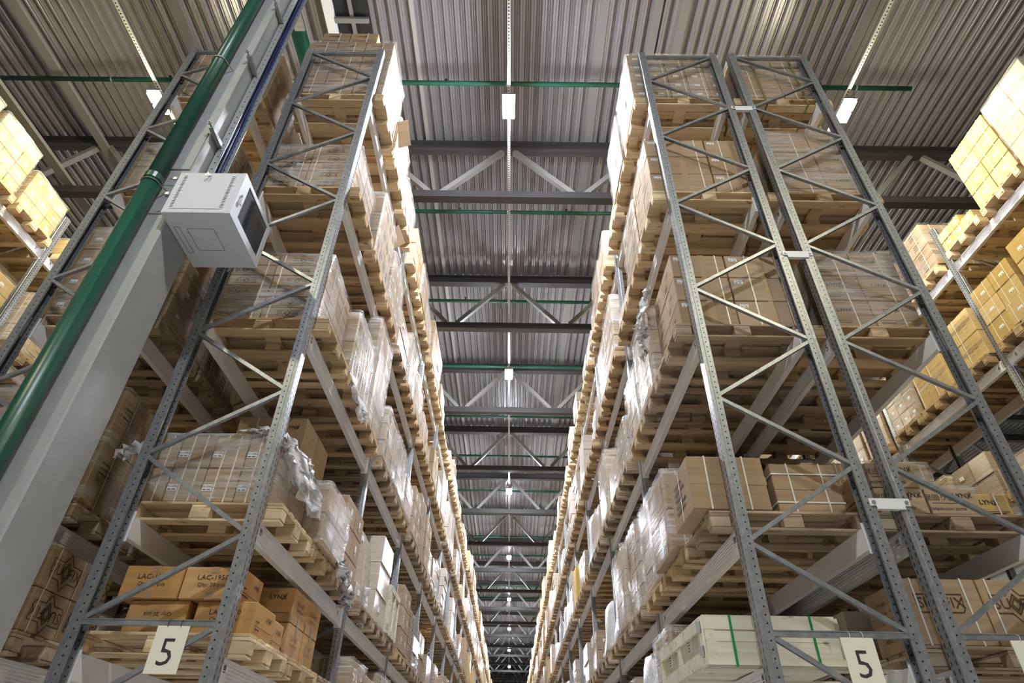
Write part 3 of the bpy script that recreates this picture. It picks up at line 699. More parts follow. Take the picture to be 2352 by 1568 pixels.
# ------------------------------------------------------------------ pallets
WOODS = {'wood_new': 'fresh pale', 'wood_mid': 'used brown', 'wood_old': 'weathered grey-brown'}
BXP = [-.5275, 0, .5275]; BYP = [(-.35, .10), (0, .145), (.35, .10)]
def pallet_pieces(seed):
    j = random.Random(seed); P = {}
    def B(c, s, jit=.003):
        mb = MB(); mb.cbox(-s[0] / 2, -s[1] / 2, -s[2] / 2, s[0] / 2, s[1] / 2, s[2] / 2, .003, 0, j); return mb
    P['runner'] = [(B(0, (1.2, w, .022)), (0, y, .011)) for y, w in BYP]
    P['block'] = [(B(0, (.145, w, .078)), (x, y, .061)) for x in BXP for y, w in BYP]
    P['stringer'] = [(B(0, (.145, .8, .022)), (x, 0, .111)) for x in BXP]
    P['deck_board'] = [(B(0, (1.2, w, .022)), (0, y, .133)) for y, w in ((-.3275, .145), (-.165, .10), (0, .145), (.165, .10), (.3275, .145))]
    return P
pieces = pallet_pieces(3); pmesh = {}; psolid = {}
for wn in WOODS:
    pmesh[wn] = {k: [(b.mesh(k, [wn]), loc) for b, loc in v] for k, v in pieces.items()}
    mb = MB()
    for k, v in pieces.items():
        for b, loc in v: mb.add([(x + loc[0], y + loc[1], z + loc[2]) for x, y, z in b.v], b.f)
    psolid[wn] = mb.mesh('wooden_pallet', [wn])
SHORT = {'L1': 'centre-left rack', 'R1': 'centre-right rack', 'R2': 'right-aisle near rack', 'L2': 'left-aisle near rack', 'FR': 'right-aisle far rack', 'FL': 'left-aisle far rack'}
LSH = ['lowest level', 'second level', 'level five', 'level six', 'top level']
PLACE = ['front', 'middle', 'rear']
def where(row, k, lv, sl): return '%s, %s, %s bay, %s' % (SHORT[row], LSH[lv], ORD[k], PLACE[sl])
def slot_y(k, sl): return Y0 + BAY * k + .05 + (.475, 1.35, 2.225)[sl]
def pallet(row, k, lv, sl, wn, full, dx=0, dy=0):
    if k == 0 and sl == 0 and lv > 2 and row in ('L1', 'R1', 'R2'): dy = -.06
    xc = ROWS[row][0]
    dx += {'R1': -.028, 'R2': .03}.get(row, 0)
    t = thing('wooden_pallet', '%s wooden pallet, %s place' % (WOODS[wn], where(row, k, lv, sl)), 'pallet', (xc + dx, slot_y(k, sl) + dy, TOP[lv]), 0, 'wooden pallets on the racks', None if full else psolid[wn])
    if full:
        for kk, v in pmesh[wn].items():
            for me, loc in v: ob(kk, me, t, loc)

# ------------------------------------------------------------------ loads
n_loose = [0]
extra = MB()                                                     # bare cartons beyond the individually built ones
def layer_word(i, n): return 'only layer' if n == 1 else ('bottom' if i == 0 else ('top' if i == n - 1 else ORD[i] + ' layer'))
def cartons(tag, kind, x0, y0, z0, w, d, h, nx, ny, nz, aisle, parent=None, adj='brown', gap=.008, seed=1, jit=.0015, mat=None, flip=(), skip=()):
    """Grid of cartons from corner (x0, y0, z0); children of a wrapped load when parent is given, else things of their own."""
    j = random.Random(seed * 7 + 1); made = []
    for iz in range(nz):
        for iy in range(ny):
            for ix in range(nx):
                out = ix if aisle < 0 else nx - 1 - ix
                if (ix, iy, iz) in skip: continue
                if nx * ny * nz > 12 and not (out == 0 or iy == 0 or iz == nz - 1 or iz == 0 and iy < 2): continue
                loc = (x0 + (ix + .5) * (w + gap) + j.uniform(-jit, jit), y0 + (iy + .5) * (d + gap) + j.uniform(-jit, jit), z0 + .001 + iz * (h + .004))
                kd = kind if (ix, iy, iz) not in flip else flip[(ix, iy, iz)]
                me = kmesh(kd, w, d, h, (ix + 2 * iy + 3 * iz) % 3, mat)
                if parent: o = ob('carton', me, parent, Vector(loc) - parent.location)
                else:
                    n_loose[0] += 1
                    o = thing('carton', '%s carton, %s, %s across, %s deep, %s' % (adj, layer_word(iz, nz), ORD[out], ORD[iy], tag), 'carton', loc, 0, 'cardboard cartons on the racks', me)
                o.rotation_euler.z = j.uniform(-.012, .012) if not parent else 0
                made.append(o)
    return made
def wrapped(tag, kind, x0, y0, z0, w, d, h, nx, ny, nz, aisle, adj='brown', seed=1, mat=None, top=0, film=True, flip={}, what='film-wrapped stack of %s cartons'):
    t = thing('wrapped_load', (what % adj if '%s' in what else what) + ', ' + tag, 'wrapped load', (x0 + nx * w / 2, y0 + ny * d / 2, z0), 0, 'film-wrapped loads on the racks')
    cartons(tag, kind, x0, y0, z0, w, d, h, nx, ny, nz, aisle, t, seed=seed, mat=mat, flip=flip)
    if top: cartons(tag, kind, x0 + (w * .35 if aisle > 0 else w * .6), y0, z0 + .001 + nz * (h + .004), w, d, h, nx - 1, 1, 1, aisle, t, seed=seed + 9, mat=mat)
    W, D, H = nx * (w + .008), ny * (d + .008), nz * (h + .004)
    if film:
        cx, cy, _ = t.location
        ob('stretch_film', film_shell(x0 - cx - .008, x0 + W - cx + .008, y0 - cy - .008, y0 + D - cy + .008, .003, H + .004, seed), t)
    return t

# generic loads for the deeper bays
_deep = {}
def deep_mesh(v, hmax):
    key = (v, round(hmax, 1))
    if key in _deep: return _deep[key]
    j = random.Random(v * 101 + int(hmax * 10)); mb = MB()
    mat = ['cb_wr', 'cb_wr2', 'cb_wr', 'cb_wr', 'cb_wr2', 'whitebag', 'cb_wr'][v % 7]
    H = hmax * j.uniform(.36, .78); nx, ny = j.choice(((2, 2), (3, 2), (2, 1), (3, 2))); nz = max(1, int(H / j.uniform(.2, .34))); h = H / nz
    W = 1.15 + j.uniform(-.16, .05); D = .8 + j.uniform(-.08, .02); w, d = W / nx, D / ny
    if mat == 'whitebag':
        bm = bmesh.new(); bmesh.ops.create_cube(bm, size=1); bmesh.ops.subdivide_edges(bm, edges=list(bm.edges), cuts=5, use_grid_fill=True)
        for q in bm.verts:
            c = q.co.copy(); r = 1 - .12 * (abs(c.x) ** 4 + abs(c.y) ** 4) * 8 * (c.z + .5)
            q.co = Vector((c.x * W * r + j.gauss(0, .012), c.y * D * r + j.gauss(0, .012), max(0, (c.z + .5) * H + (j.gauss(0, .012) if c.z > -.49 else 0))))
        mb.bm(bm, 0)
    else:
        lean = j.uniform(-.02, .02)
        for iz in range(nz):
            if iz == nz - 1 and j.random() < .35: nxx = max(1, nx - 1)
            else: nxx = nx
            for ix in range(nxx):
                for iy in range(ny):
                    x = -W / 2 + ix * w + j.uniform(-.008, .008) + lean * iz; y = -D / 2 + iy * d + j.uniform(-.006, .006)
                    mb.cbox(x + .002, y + .002, iz * h, x + w - .002, y + d - .002, iz * h + h - .002, .005, 0, j)
                    if j.random() < .4:
                        for s in (-1, 1):
                            xx = x if s < 0 else x + w
                            mb.box(xx - .009, y + d * .35, iz * h + h * .4, xx + .009, y + d * .35 + .08, iz * h + h * .4 + .06, 1)
                        mb.box(x + w * .3, y - .009, iz * h + h * .4, x + w * .3 + .08, y, iz * h + h * .4 + .05, 1)
    if j.random() < .45:                                          # loose film hanging down on the aisle sides
        for s in (-1, 1):
            y = j.uniform(-.3, .2); x = s * (W / 2 + .02); l = j.uniform(.1, .35); rows = [[(x, y + k * .09, .25 - r * (.2 + l) / 2 ) for k in range(3)] for r in range(3)]
            me = sheet(rows, v + 7 * s, .02, 4); mb.add([q.co[:] for q in me.vertices], [list(p_.vertices) for p_ in me.polygons], 2); bpy.data.meshes.remove(me)
    _deep[key] = (mb.mesh('wrapped_load', [mat, 'label', 'film_lo'], mat == 'whitebag'), H, mat); return _deep[key]
DESC = {'cb_wr': 'film-wrapped brown load', 'cb_wr2': 'film-wrapped pale load', 'whitebag': 'white film-covered bundle'}
def deep_load(row, k, lv, sl, v, hmax):
    me, H, mat = deep_mesh(v, hmax)
    thing('wrapped_load', DESC[mat] + ', ' + where(row, k, lv, sl) + ' pallet', 'wrapped load', (ROWS[row][0] + rnd.uniform(-.03, .03), slot_y(k, sl) + rnd.uniform(-.01, .01), TOP[lv] + .1445), rnd.uniform(-.01, .01) + rnd.choice((0, math.pi)), 'film-wrapped loads on the racks', me)

def crate(tag, x0, y0, z0, w, d, h, strap='gstrap', papers=True, aisle=-1):
    t = thing('wooden_crate', tag, 'crate', (x0 + w / 2, y0 + d / 2, z0))
    b_ = .075; mb = MB(); mb.box(-w / 2 + .02, -d / 2 + .006, .012, w / 2 - .02, d / 2 - .006, h - .004); [mb.box(-w / 2 + .09, -d / 2 + .003, z_, w / 2 - .09, -d / 2 + .008, z_ + (h - .17) / 2 - .004) for z_ in (.012 + b_, .012 + b_ + (h - .17) / 2)]; ob('panel', mb.mesh('panel', ['ply']), t)
    b = .075
    for s in (-1, 1):
        for k in range(2):
            mb = MB(); mb.box(s * w / 2 - (.02 if s > 0 else 0), -d / 2 + .001, (.012 if k == 0 else h - b), s * w / 2 + (.02 if s < 0 else 0), d / 2 - .001, (.012 + b if k == 0 else h)); ob('batten', mb.mesh('batten', ['ply']), t)
        for k in range(3):
            y = -d / 2 + k * (d - b) / 2; mb = MB(); mb.box(s * (w / 2 - .002) - (.02 if s > 0 else 0), y + .001, .012 + b, s * (w / 2 - .002) + (.02 if s < 0 else 0), y + b, h - b); ob('batten', mb.mesh('batten', ['ply']), t)
    for k in range(2):
        mb = MB(); mb.box(-w / 2 + .02, -d / 2 - .001, (.012 if k == 0 else h - b), w / 2 - .02, -d / 2 + .02, (.012 + b if k == 0 else h)); ob('batten', mb.mesh('batten', ['ply']), t)
    mb = MB(); mb.box(-w / 2 + .02, -d / 2 + .001, .012 + b, -w / 2 + .09, -d / 2 + .02, h - b); mb.box(w / 2 - .09, -d / 2 + .001, .012 + b, w / 2 - .02, -d / 2 + .02, h - b); ob('corner_post', mb.mesh('corner_post', ['ply']), t)
    mb = MB(); mb.box(-w / 2 + .02, -d / 2, h - .004, w / 2 - .02, d / 2, h + .012); ob('lid', mb.mesh('lid', ['ply']), t)
    for y in (-d / 2 + .12, 0, d / 2 - .12):
        mb = MB(); mb.box(-w / 2 + .03, y - .05, 0, w / 2 + .38 * (1 if aisle < 0 else 0), y + .05, .012); ob('skid', mb.mesh('skid', ['ply']), t)
    for x in (-w * .28, w * .30):
        mb = MB()
        for a in ((-d / 2 - .006, 0, -d / 2 - .0035, h + .016), (d / 2 + .0035, 0, d / 2 + .006, h + .016)): mb.box(x - .008, a[0], a[1], x + .008, a[2], a[3])
        mb.box(x - .008, -d / 2 - .006, h + .013, x + .008, d / 2 + .006, h + .016); ob('strap', mb.mesh('strap', [strap]), t)
    for s in (-1, 1):
        for z in (h - .06, .09):
            mb = MB(); mb.box(s * w / 2 - .03, -d / 2 - .0045, z - .03, s * w / 2 + .003, -d / 2 - .002, z + .03); mb.box(s * w / 2 - .0005, -d / 2 - .0045, z - .03, s * w / 2 + .003, -d / 2 + .05, z + .03); ob('corner_clip', mb.mesh('corner_clip', ['lamp_body']), t, (s * .001, 0, 0))
    if papers:
        for k, y in enumerate((-d * .22, d * .25)):
            mb = MB(); mb.quad((-w / 2 + .0185, y + .08, .14), (0, -1, 0), (0, 0, 1), .13, .10, 0)
            for i in range(5): mb.quad((-w / 2 + .0178, y + .07, .225 - i * .018), (0, -1, 0), (0, 0, 1), .04 + .05 * ((i * 3 + k) % 3) / 3, .007, 1)
            ob('paper_label', mb.mesh('paper_label', ['label', 'ink']), t)
    return t

HAND = {}
def hand(row, lv, sl): 
    def deco(f): HAND[row, lv, sl] = f; return f
    return deco
Zb = lambda lv: TOP[lv] + .1445
# --- left rack, end bay
@hand('L1', 0, 0)
def _(row):
    z = Zb(0); g = 'orange stack by left number sign'
    a = cartons('orange stack by left number sign', 'filter', -2.60, 4.32, z, .405, .40, .205, 2, 1, 1, 1, adj='orange', seed=3, flip={(0, 0, 0): 'filterflip'}, gap=.05)
    b = cartons('upper row, orange stack by sign', 'filter', -2.67, 4.31, z + .2065, .405, .40, .215, 2, 1, 1, 1, adj='orange', seed=4, gap=.008)
    cartons('rear of orange stack by sign', 'filter', -2.62, 4.74, z, .405, .36, .205, 2, 1, 1, 1, adj='orange', seed=5, gap=.03)
@hand('L1', 0, 1)
def _(row): cartons('big orange stack on lowest left level', 'big', -2.78, 5.22, Zb(0), .50, .40, .258, 2, 2, 2, 1, adj='large orange', seed=6)
@hand('L1', 0, 2)
def _(row): cartons(where('L1', 0, 0, 2), 'small', -2.6, 6.06, Zb(0), .30, .38, .2, 2, 2, 1, 1, seed=8)
@hand('L1', 1, 0)
def _(row):
    t = wrapped('on the second left level above the orange boxes', 'mount', -2.865, 4.295, Zb(1), .256, .395, .268, 4, 2, 2, 1, seed=11)
    c = t.location
    def Q(p): return tuple(Vector(p) - Vector(c))
    z0 = Zb(1)
    rows = [[(-2.2, 4.30, z0 + .60), (-1.95, 4.28, z0 + .62), (-1.80, 4.45, z0 + .60), (-1.80, 4.9, z0 + .60)],
            [(-1.98, 4.25, z0 + .56), (-1.79, 4.24, z0 + .57), (-1.76, 4.6, z0 + .52), (-1.76, 5.06, z0 + .5)],
            [(-1.80, 4.26, z0 + .46), (-1.74, 4.32, z0 + .42), (-1.72, 4.72, z0 + .36), (-1.70, 5.2, z0 + .36)],
            [(-1.77, 4.50, z0 + .30), (-1.72, 4.62, z0 + .22), (-1.69, 4.95, z0 + .16), (-1.68, 5.3, z0 + .2)]]
    ob('loose_film', sheet([[Q(p) for p in r] for r in rows], 4, .018), t)
    rows = [[(-2.86, 4.27, z0 + .5), (-2.88, 4.3, z0 + .4)], [(-2.96, 4.25, z0 + .44), (-2.98, 4.27, z0 + .36)], [(-3.03, 4.26, z0 + .40), (-3.04, 4.28, z0 + .33)]]
    ob('loose_film', sheet([[Q(p) for p in r] for r in rows], 5, .02, 5), t)
    rows = [[(-2.80, 4.27, z0 + .05), (-2.77, 4.27, z0 + .04)], [(-2.82, 4.26, z0 - .25), (-2.78, 4.26, z0 - .25)], [(-2.83, 4.26, z0 - .5), (-2.80, 4.26, z0 - .52)]]
    ob('loose_film', sheet([[Q(p) for p in r] for r in rows], 6, .012, 6), t)
@hand('L1', 1, 1)
def _(row):
    t = wrapped('behind the film-draped load on the second left level', 'shock', -2.66, 5.17, Zb(1), .66, .39, .60, 1, 2, 2, 1, seed=12, film=False, what='pair of tall brown cartons')
    t = wrapped('outer row beside the tall cartons, second left level', 'plain', -1.985, 5.18, Zb(1), .33, .38, .27, 1, 2, 2, 1, seed=13)
    c = t.location; z0 = Zb(1)
    rows = [[(-1.65, 5.75, z0 + .05), (-1.63, 5.9, z0 + .02)], [(-1.61, 5.95, z0 - .05), (-1.58, 6.1, z0 - .06)], [(-1.60, 6.02, z0 - .2), (-1.55, 6.2, z0 - .2)], [(-1.6, 6.1, z0 - .3), (-1.56, 6.22, z0 - .32)]]
    ob('loose_film', sheet([[tuple(Vector(p) - Vector(c)) for p in r] for r in rows], 9, .03, 6), t)
@hand('L1', 2, 0)
def _(row): wrapped('level marked 5 of the left rack end', 'banner', -2.86, 4.295, Zb(2), .52, .39, .128, 2, 2, 6, 1, seed=14, flip={(0, 0, 3): 'bannerupside'})
@hand('L1', 3, 0)
def _(row):
    t = wrapped('level marked 6 of the left rack end', 'banner', -2.84, 4.235, Zb(3), .52, .39, .138, 2, 2, 5, 1, seed=15, flip={(0, 0, 0): 'bannerupside', (0, 0, 2): 'bannerupside', (1, 0, 3): 'bannerupside'})
    c = t.location; z0 = Zb(3)
    rows = [[(-2.35, 4.28, z0 + .70), (-2.15, 4.28, z0 + .72)], [(-2.48, 4.26, z0 + .55), (-2.36, 4.25, z0 + .50)], [(-2.52, 4.25, z0 + .40), (-2.42, 4.24, z0 + .32)], [(-2.56, 4.25, z0 + .20), (-2.48, 4.25, z0 + .16)]]
    ob('loose_film', sheet([[tuple(Vector(p) - Vector(c)) for p in r] for r in rows], 21, .014, 6), t)
@hand('L1', 4, 0)
def _(row):
    t = wrapped('top level of the left rack end', 'spring', -2.86, 4.235, Zb(4), .375, .39, .25, 3, 2, 5, 1, seed=16, top=1)
    c = t.location
    mb = MB(); mb.add([Vector(p) - Vector(c) for p in ((-1.70, 5.0, E(7.51)), (-1.56, 5.0, E(7.57)), (-1.46, 5.02, E(7.02)), (-1.62, 5.02, E(6.95)), (-1.70, 5.006, E(7.51)), (-1.56, 5.006, E(7.57)), (-1.46, 5.026, E(7.02)), (-1.62, 5.026, E(6.95)))], [(0, 1, 2, 3), (7, 6, 5, 4), (0, 4, 5, 1), (1, 5, 6, 2), (2, 6, 7, 3), (3, 7, 4, 0)])
    ob('open_flap', mb.mesh('open_flap', ['cb_pale']), t)
# --- right rack, end bay
@hand('R1', 0, 0)
def _(row): crate('long pale wooden crate with green straps on the lowest level of the right rack', 1.235, 4.30, TOP[0], .91, 1.32, .295)
@hand('R1', 0, 1)
def _(row): pass
@hand('R1', 1, 0)
def _(row):
    cartons('edge of second right level', 'strapped', 1.31, 4.27, Zb(1), .58, .55, .42, 1, 1, 1, -1, adj='large strapped', seed=21)
    cartons('beside the overhanging carton, second right level', 'strapped4', 1.955, 4.31, Zb(1), .50, .50, .385, 1, 1, 1, -1, adj='cross-strapped', seed=22)
@hand('R1', 1, 1)
def _(row):
    cartons('behind the strapped cartons, second right level', 'bannerbig', 1.80, 5.18, Zb(1), .62, .6, .62, 1, 1, 1, -1, adj='tall', seed=23)
    wrapped('second right level, outer middle', 'plain', 1.36, 5.20, Zb(1), .40, .36, .36, 1, 2, 2, -1, seed=24)
@hand('R1', 2, 0)
def _(row):
    cartons('outer column, right rack level five', 'pump', 1.50, 4.30, Zb(2), .525, .38, .288, 1, 2, 3, -1, adj='labelled brown', seed=25)
    cartons('inner column, right rack level five', 'pump', 2.035, 4.30, Zb(2), .585, .38, .288, 1, 2, 3, -1, adj='labelled brown', seed=26)
@hand('R1', 2, 1)
def _(row):
    t = wrapped('level five of right rack, trailing white film', 'plain', 1.43, 5.16, Zb(2), .385, .39, .30, 3, 2, 3, -1, seed=27, mat='cb_pale')
    c = t.location
    rows = [[(1.47, 5.0, E(4.50)), (1.46, 5.12, E(4.52))], [(1.42, 4.98, E(4.38)), (1.38, 5.2, E(4.36))], [(1.38, 5.0, E(4.18)), (1.32, 5.28, E(4.12))], [(1.38, 5.1, E(3.98)), (1.34, 5.3, E(3.92))], [(1.39, 5.2, E(3.74)), (1.36, 5.32, E(3.70))]]
    ob('loose_film', sheet([[tuple(Vector(p) - Vector(c)) for p in r] for r in rows], 31, .022, 7), t)
@hand('R1', 3, 0)
def _(row):
    cartons('outer column, right rack level six', 'pump', 1.44, 4.24, Zb(3), .68, .38, .305, 1, 2, 3, -1, adj='plain strapped', seed=28, mat='cb')
    cartons('inner column, right rack level six', 'pump', 2.13, 4.24, Zb(3), .49, .38, .305, 1, 2, 3, -1, adj='plain strapped', seed=29)
@hand('R1', 4, 0)
def _(row): sticker(wrapped('top level of the centre-right rack end', 'labelled', 1.42, 4.235, Zb(4), .235, .195, .2, 5, 4, 5, -1, seed=30), 1.39, 4.62, Zb(4) + .45)
# --- rack facing the right side aisle
@hand('R2', 0, 0)
def _(row): cartons('lowest level, rightmost rack end', 'bannerbig', 2.66, 4.30, Zb(0), .50, .55, .42, 2, 1, 1, 1, adj='big', seed=33)
@hand('R2', 1, 0)
def _(row):
    cartons('left stack, second level, rightmost rack end', 'parts', 2.70, 4.30, Zb(1), .36, .40, .20, 1, 2, 2, 1, adj='printed', seed=34)
    cartons('middle, second level, rightmost rack end', 'parts', 3.07, 4.30, Zb(1), .36, .40, .20, 1, 1, 1, 1, adj='printed', seed=35)
    cartons('beside the printed cartons, second level', 'spring', 3.44, 4.34, Zb(1), .26, .36, .18, 1, 1, 1, 1, adj='small yellow', seed=36, mat='cb_yel')
    wrapped('rightmost rack end, behind the printed cartons', 'plain', 3.07, 4.74, Zb(1), .35, .36, .40, 2, 1, 1, 1, seed=37)
@hand('R2', 2, 0)
def _(row): wrapped('level five of the rightmost rack end', 'spring', 2.85, 4.295, Zb(2), .415, .39, .308, 2, 2, 3, 1, seed=38)
@hand('R2', 3, 0)
def _(row): wrapped('level six of the rightmost rack end', 'spring', 2.86, 4.235, Zb(3), .47, .39, .355, 2, 2, 3, 1, seed=39)
@hand('R2', 4, 0)
def _(row):
    t = wrapped('top level of the rightmost rack end, with olive straps', 'plain', 2.80, 4.235, Zb(4), .50, .39, .50, 2, 2, 2, 1, seed=40)
    for x in (-.27, .23):
        mb = MB(); mb.box(x - .012, -.43, -.142, x + .012, -.425, 1.02); mb.box(x - .012, -.43, -.148, x + .012, .4, -.145)
        ob('strap', mb.mesh('strap', ['olive']), t)
# --- rack beyond the column
@hand('L2', 0, 0)
def _(row): cartons('lowest level, rack behind the column', 'bannerside', -4.3, 4.3, Zb(0), .53, .40, .275, 2, 2, 2, -1, adj='printed', seed=41, flip={(1, 0, 0): 'bannersideflip', (1, 1, 0): 'bannersideflip'})
@hand('L2', 1, 0)
def _(row): wrapped('second level, rack behind the column', 'plainstrap', -4.35, 4.3, Zb(1), .56, .39, .48, 2, 2, 2, -1, seed=42, mat='cb')
@hand('L2', 2, 0)
def _(row): wrapped('level five, rack behind the column', 'labelled', -4.36, 4.3, Zb(2), .38, .39, .28, 3, 2, 4, -1, seed=43)
@hand('L2', 3, 0)
def _(row): wrapped('level six, rack behind the column', 'plainstrap', -4.36, 4.3, Zb(3), .57, .39, .40, 2, 2, 2, -1, seed=44, mat='cb')
@hand('L2', 4, 0)
def _(row): wrapped('top level, rack behind the column', 'plain', -4.38, 4.3, Zb(4), .39, .39, .34, 3, 2, 3, -1, seed=45)
# --- far side of the right aisle
@hand('FR', 4, 0)
def _(row): wrapped('top level across the right aisle, front', 'yellowlabel', 6.76, 4.3, Zb(4), .5, .39, .29, 2, 2, 4, -1, adj='glossy', seed=51, mat='cb_pale')
@hand('FR', 4, 1)
def _(row): cartons('top level across right aisle', 'yellowstrap', 6.76, 5.13, Zb(4), .5, .40, .285, 2, 2, 4, -1, adj="yellow strapped", seed=52, jit=.003, skip={(1, 1, 3)})
@hand('FR', 4, 2)
def _(row): cartons('low stack, top level across right aisle', 'yellowstrap', 6.77, 6.06, Zb(4), .42, .25, .17, 2, 3, 2, -1, adj='small yellow', seed=53, jit=.02, gap=.012, skip={(0, 0, 1)})
@hand('FR', 3, 2)
def _(row): cartons('level six across right aisle', 'yellowstrap', 6.76, 6.05, Zb(3), .5, .39, .30, 2, 2, 3, -1, adj='yellow strapped', seed=54, jit=.012)
@hand('FR', 3, 1)
def _(row): cartons('front, level six across right aisle', 'yellowlabel', 6.76, 5.16, Zb(3), .5, .39, .33, 2, 2, 3, -1, adj='yellow', seed=55)
@hand('FR', 2, 2)
def _(row): cartons('level five across right aisle', 'bannerbig', 6.78, 6.1, Zb(2), .5, .6, .42, 2, 1, 2, -1, adj='printed', seed=56, mat='cb_pale')
# --- far side of the left aisle
for sl_, nz_ in ((0, 4), (1, 4), (2, 3)):
    def fl(row, sl=sl_, nz=nz_): wrapped('top level across the left aisle, %s' % PLACE[sl], 'yellowlabel', -8.58, slot_y(0, sl) - .395, Zb(4), .55, .25, .235, 2, 3, nz, 1, adj='yellow labelled', seed=60 + sl)
    HAND['FL', 4, sl_] = fl
    def fl3(row, sl=sl_): wrapped('level six across the left aisle, %s' % PLACE[sl], 'yellowlabel', -8.54, slot_y(0, sl) - .39, Zb(3), .52, .38, .26, 2, 2, 3, 1, adj='yellow labelled', seed=66 + sl, mat='cb_yel')
    HAND['FL', 3, sl_] = fl3
KINDS['bannerupside'] = dict(mat='cb', ink='ink_br', dec=[('banner', 'F', .54, .48, -.095), ('strap', 'F', .12), ('strap', 'F', .86), ('strap', 'A', .5)])


HANDK = {}
def handk(row, lv, sl, k):
    def deco(f): HANDK[row, lv, sl, k] = f; return f
    return deco
M['sticker'] = simple('orange_sticker', (.50, .19, .05), .5); M['yellow_cb'] = simple('bright_yellow_board', (.62, .38, .05), .6)
def flap(t, pts, mat='cb_pale'):
    c = t.location; q = [Vector(p) - c for p in pts]; e = Vector((0, .006, 0))
    mb = MB(); mb.add(q + [p + e for p in q], [(0, 1, 2, 3), (7, 6, 5, 4), (0, 4, 5, 1), (1, 5, 6, 2), (2, 6, 7, 3), (3, 7, 4, 0)]); ob('open_flap', mb.mesh('open_flap', [mat]), t)
def sticker(t, x, y, z, w=.09, h=.26):
    c = t.location; mb = MB(); mb.add([Vector(p) - c for p in ((x, y - w / 2, z - h * .3), (x, y + w * .1, z - h / 2), (x, y + w / 2, z + h * .3), (x, y - w * .2, z + h / 2))], [(0, 1, 2, 3)]); ob('sticker', mb.mesh('sticker', ['sticker']), t)
@handk('L1', 1, 2, 0)
def _(row): cartons('second left level, third place', 'small', -2.86, 6.04, Zb(1), .57, .39, .26, 2, 2, 3, 1, adj='stacked brown', seed=71)
@handk('L1', 2, 1, 0)
def _(row):
    t = wrapped('level five of the left rack, middle', 'plainstrap', -2.86, 5.17, Zb(2), .57, .195, .40, 2, 4, 2, 1, seed=72, mat='cb_pale'); c = t.location
    rows = [[(-1.70, 5.15, Zb(2) + .05), (-1.69, 5.5, Zb(2) + .02), (-1.69, 5.9, Zb(2) + .06)], [(-1.66, 5.2, Zb(2) - .10), (-1.65, 5.55, Zb(2) - .16), (-1.65, 5.9, Zb(2) - .1)], [(-1.66, 5.35, Zb(2) - .2), (-1.64, 5.6, Zb(2) - .27), (-1.64, 5.85, Zb(2) - .22)]]
    ob('loose_film', sheet([[tuple(Vector(p) - c) for p in r] for r in rows], 33, .02, 5), t)
@handk('L1', 2, 2, 0)
def _(row): wrapped('level five of the left rack, tall, third place', 'plain', -2.84, 6.04, Zb(2), .56, .39, .35, 2, 2, 4, 1, seed=73, mat='cb')
@handk('L1', 3, 1, 0)
def _(row):
    t = wrapped('level six of the left rack, middle, one flap open', 'plainstrap', -2.86, 5.17, Zb(3), .57, .195, .34, 2, 4, 3, 1, seed=74, mat='cb_pale')
    flap(t, ((-1.74, 5.97, E(6.40)), (-1.70, 5.975, E(6.5)), (-1.56, 5.98, E(6.12)), (-1.70, 5.975, E(6.0))), 'cb')
@handk('L1', 3, 2, 0)
def _(row): wrapped('level six of the left rack, third place', 'labelled', -2.85, 6.05, Zb(3), .38, .195, .28, 3, 4, 3, 1, seed=75)
@handk('L1', 4, 1, 0)
def _(row): wrapped('top level of the left rack, middle', 'spring', -2.86, 5.17, Zb(4), .375, .39, .31, 3, 2, 3, 1, seed=76, mat='cb_yel')
@handk('R1', 4, 1, 0)
def _(row):
    t = wrapped('top level of the centre-right rack, middle, with orange sticker', 'plain', 1.41, 5.16, Zb(4), .40, .39, .34, 3, 2, 3, -1, seed=77, mat='cb_pale'); sticker(t, 1.38, 5.5, Zb(4) + .45)
@handk('L1', 1, 2, 1)
def _(row): crate('small pale crate with green strap, second left level, second bay', -2.25, 8.86, Zb(1), .58, .74, .62, papers=False, aisle=1)
@handk('R1', 2, 2, 3)
def _(row): thing('carton', 'bright yellow carton, centre-right rack, level five, fourth bay', 'carton', (1.72, slot_y(3, 2), Zb(2)), 0, 'cardboard cartons on the racks', carton_mesh('bright', .5, .6, .85, 'yellow_cb'))
@handk('FR', 4, 0, 1)
def _(row):
    t = wrapped('top level across the right aisle, with pink label', 'plainstrap', 6.78, 7.06, Zb(4), .38, .39, .225, 3, 2, 4, -1, seed=81, mat='cb'); c = t.location
    mb = MB(); mb.quad(Vector((6.752, 7.78, Zb(4) + .50)) - c, (0, -1, 0), (0, 0, 1), .22, .3, 0)
    for i in range(5): mb.quad(Vector((6.751, 7.74, Zb(4) + .74 - i * .045)) - c, (0, -1, 0), (0, 0, 1), .14, .018, 1)
    ob('pink_label', mb.mesh('pink_label', ['pink', 'ink']), t)
@handk('FR', 3, 0, 1)
def _(row): cartons('level six across right aisle, second bay', 'yellowtext', 6.80, 7.06, Zb(3), .55, .39, .42, 2, 2, 2, -1, adj='yellow printed', seed=82)
@handk('FR', 3, 1, 1)
def _(row): cartons('level six across right aisle, bay two', 'yellowtext', 6.80, 7.93, Zb(3), .55, .39, .62, 2, 2, 1, -1, adj='yellow printed', seed=83)
@handk('FR', 3, 2, 1)
def _(row): wrapped('level six across the right aisle, second bay, rear', 'yellowlabel', 6.78, 8.81, Zb(3), .39, .26, .26, 3, 3, 4, -1, seed=84, mat='cb')

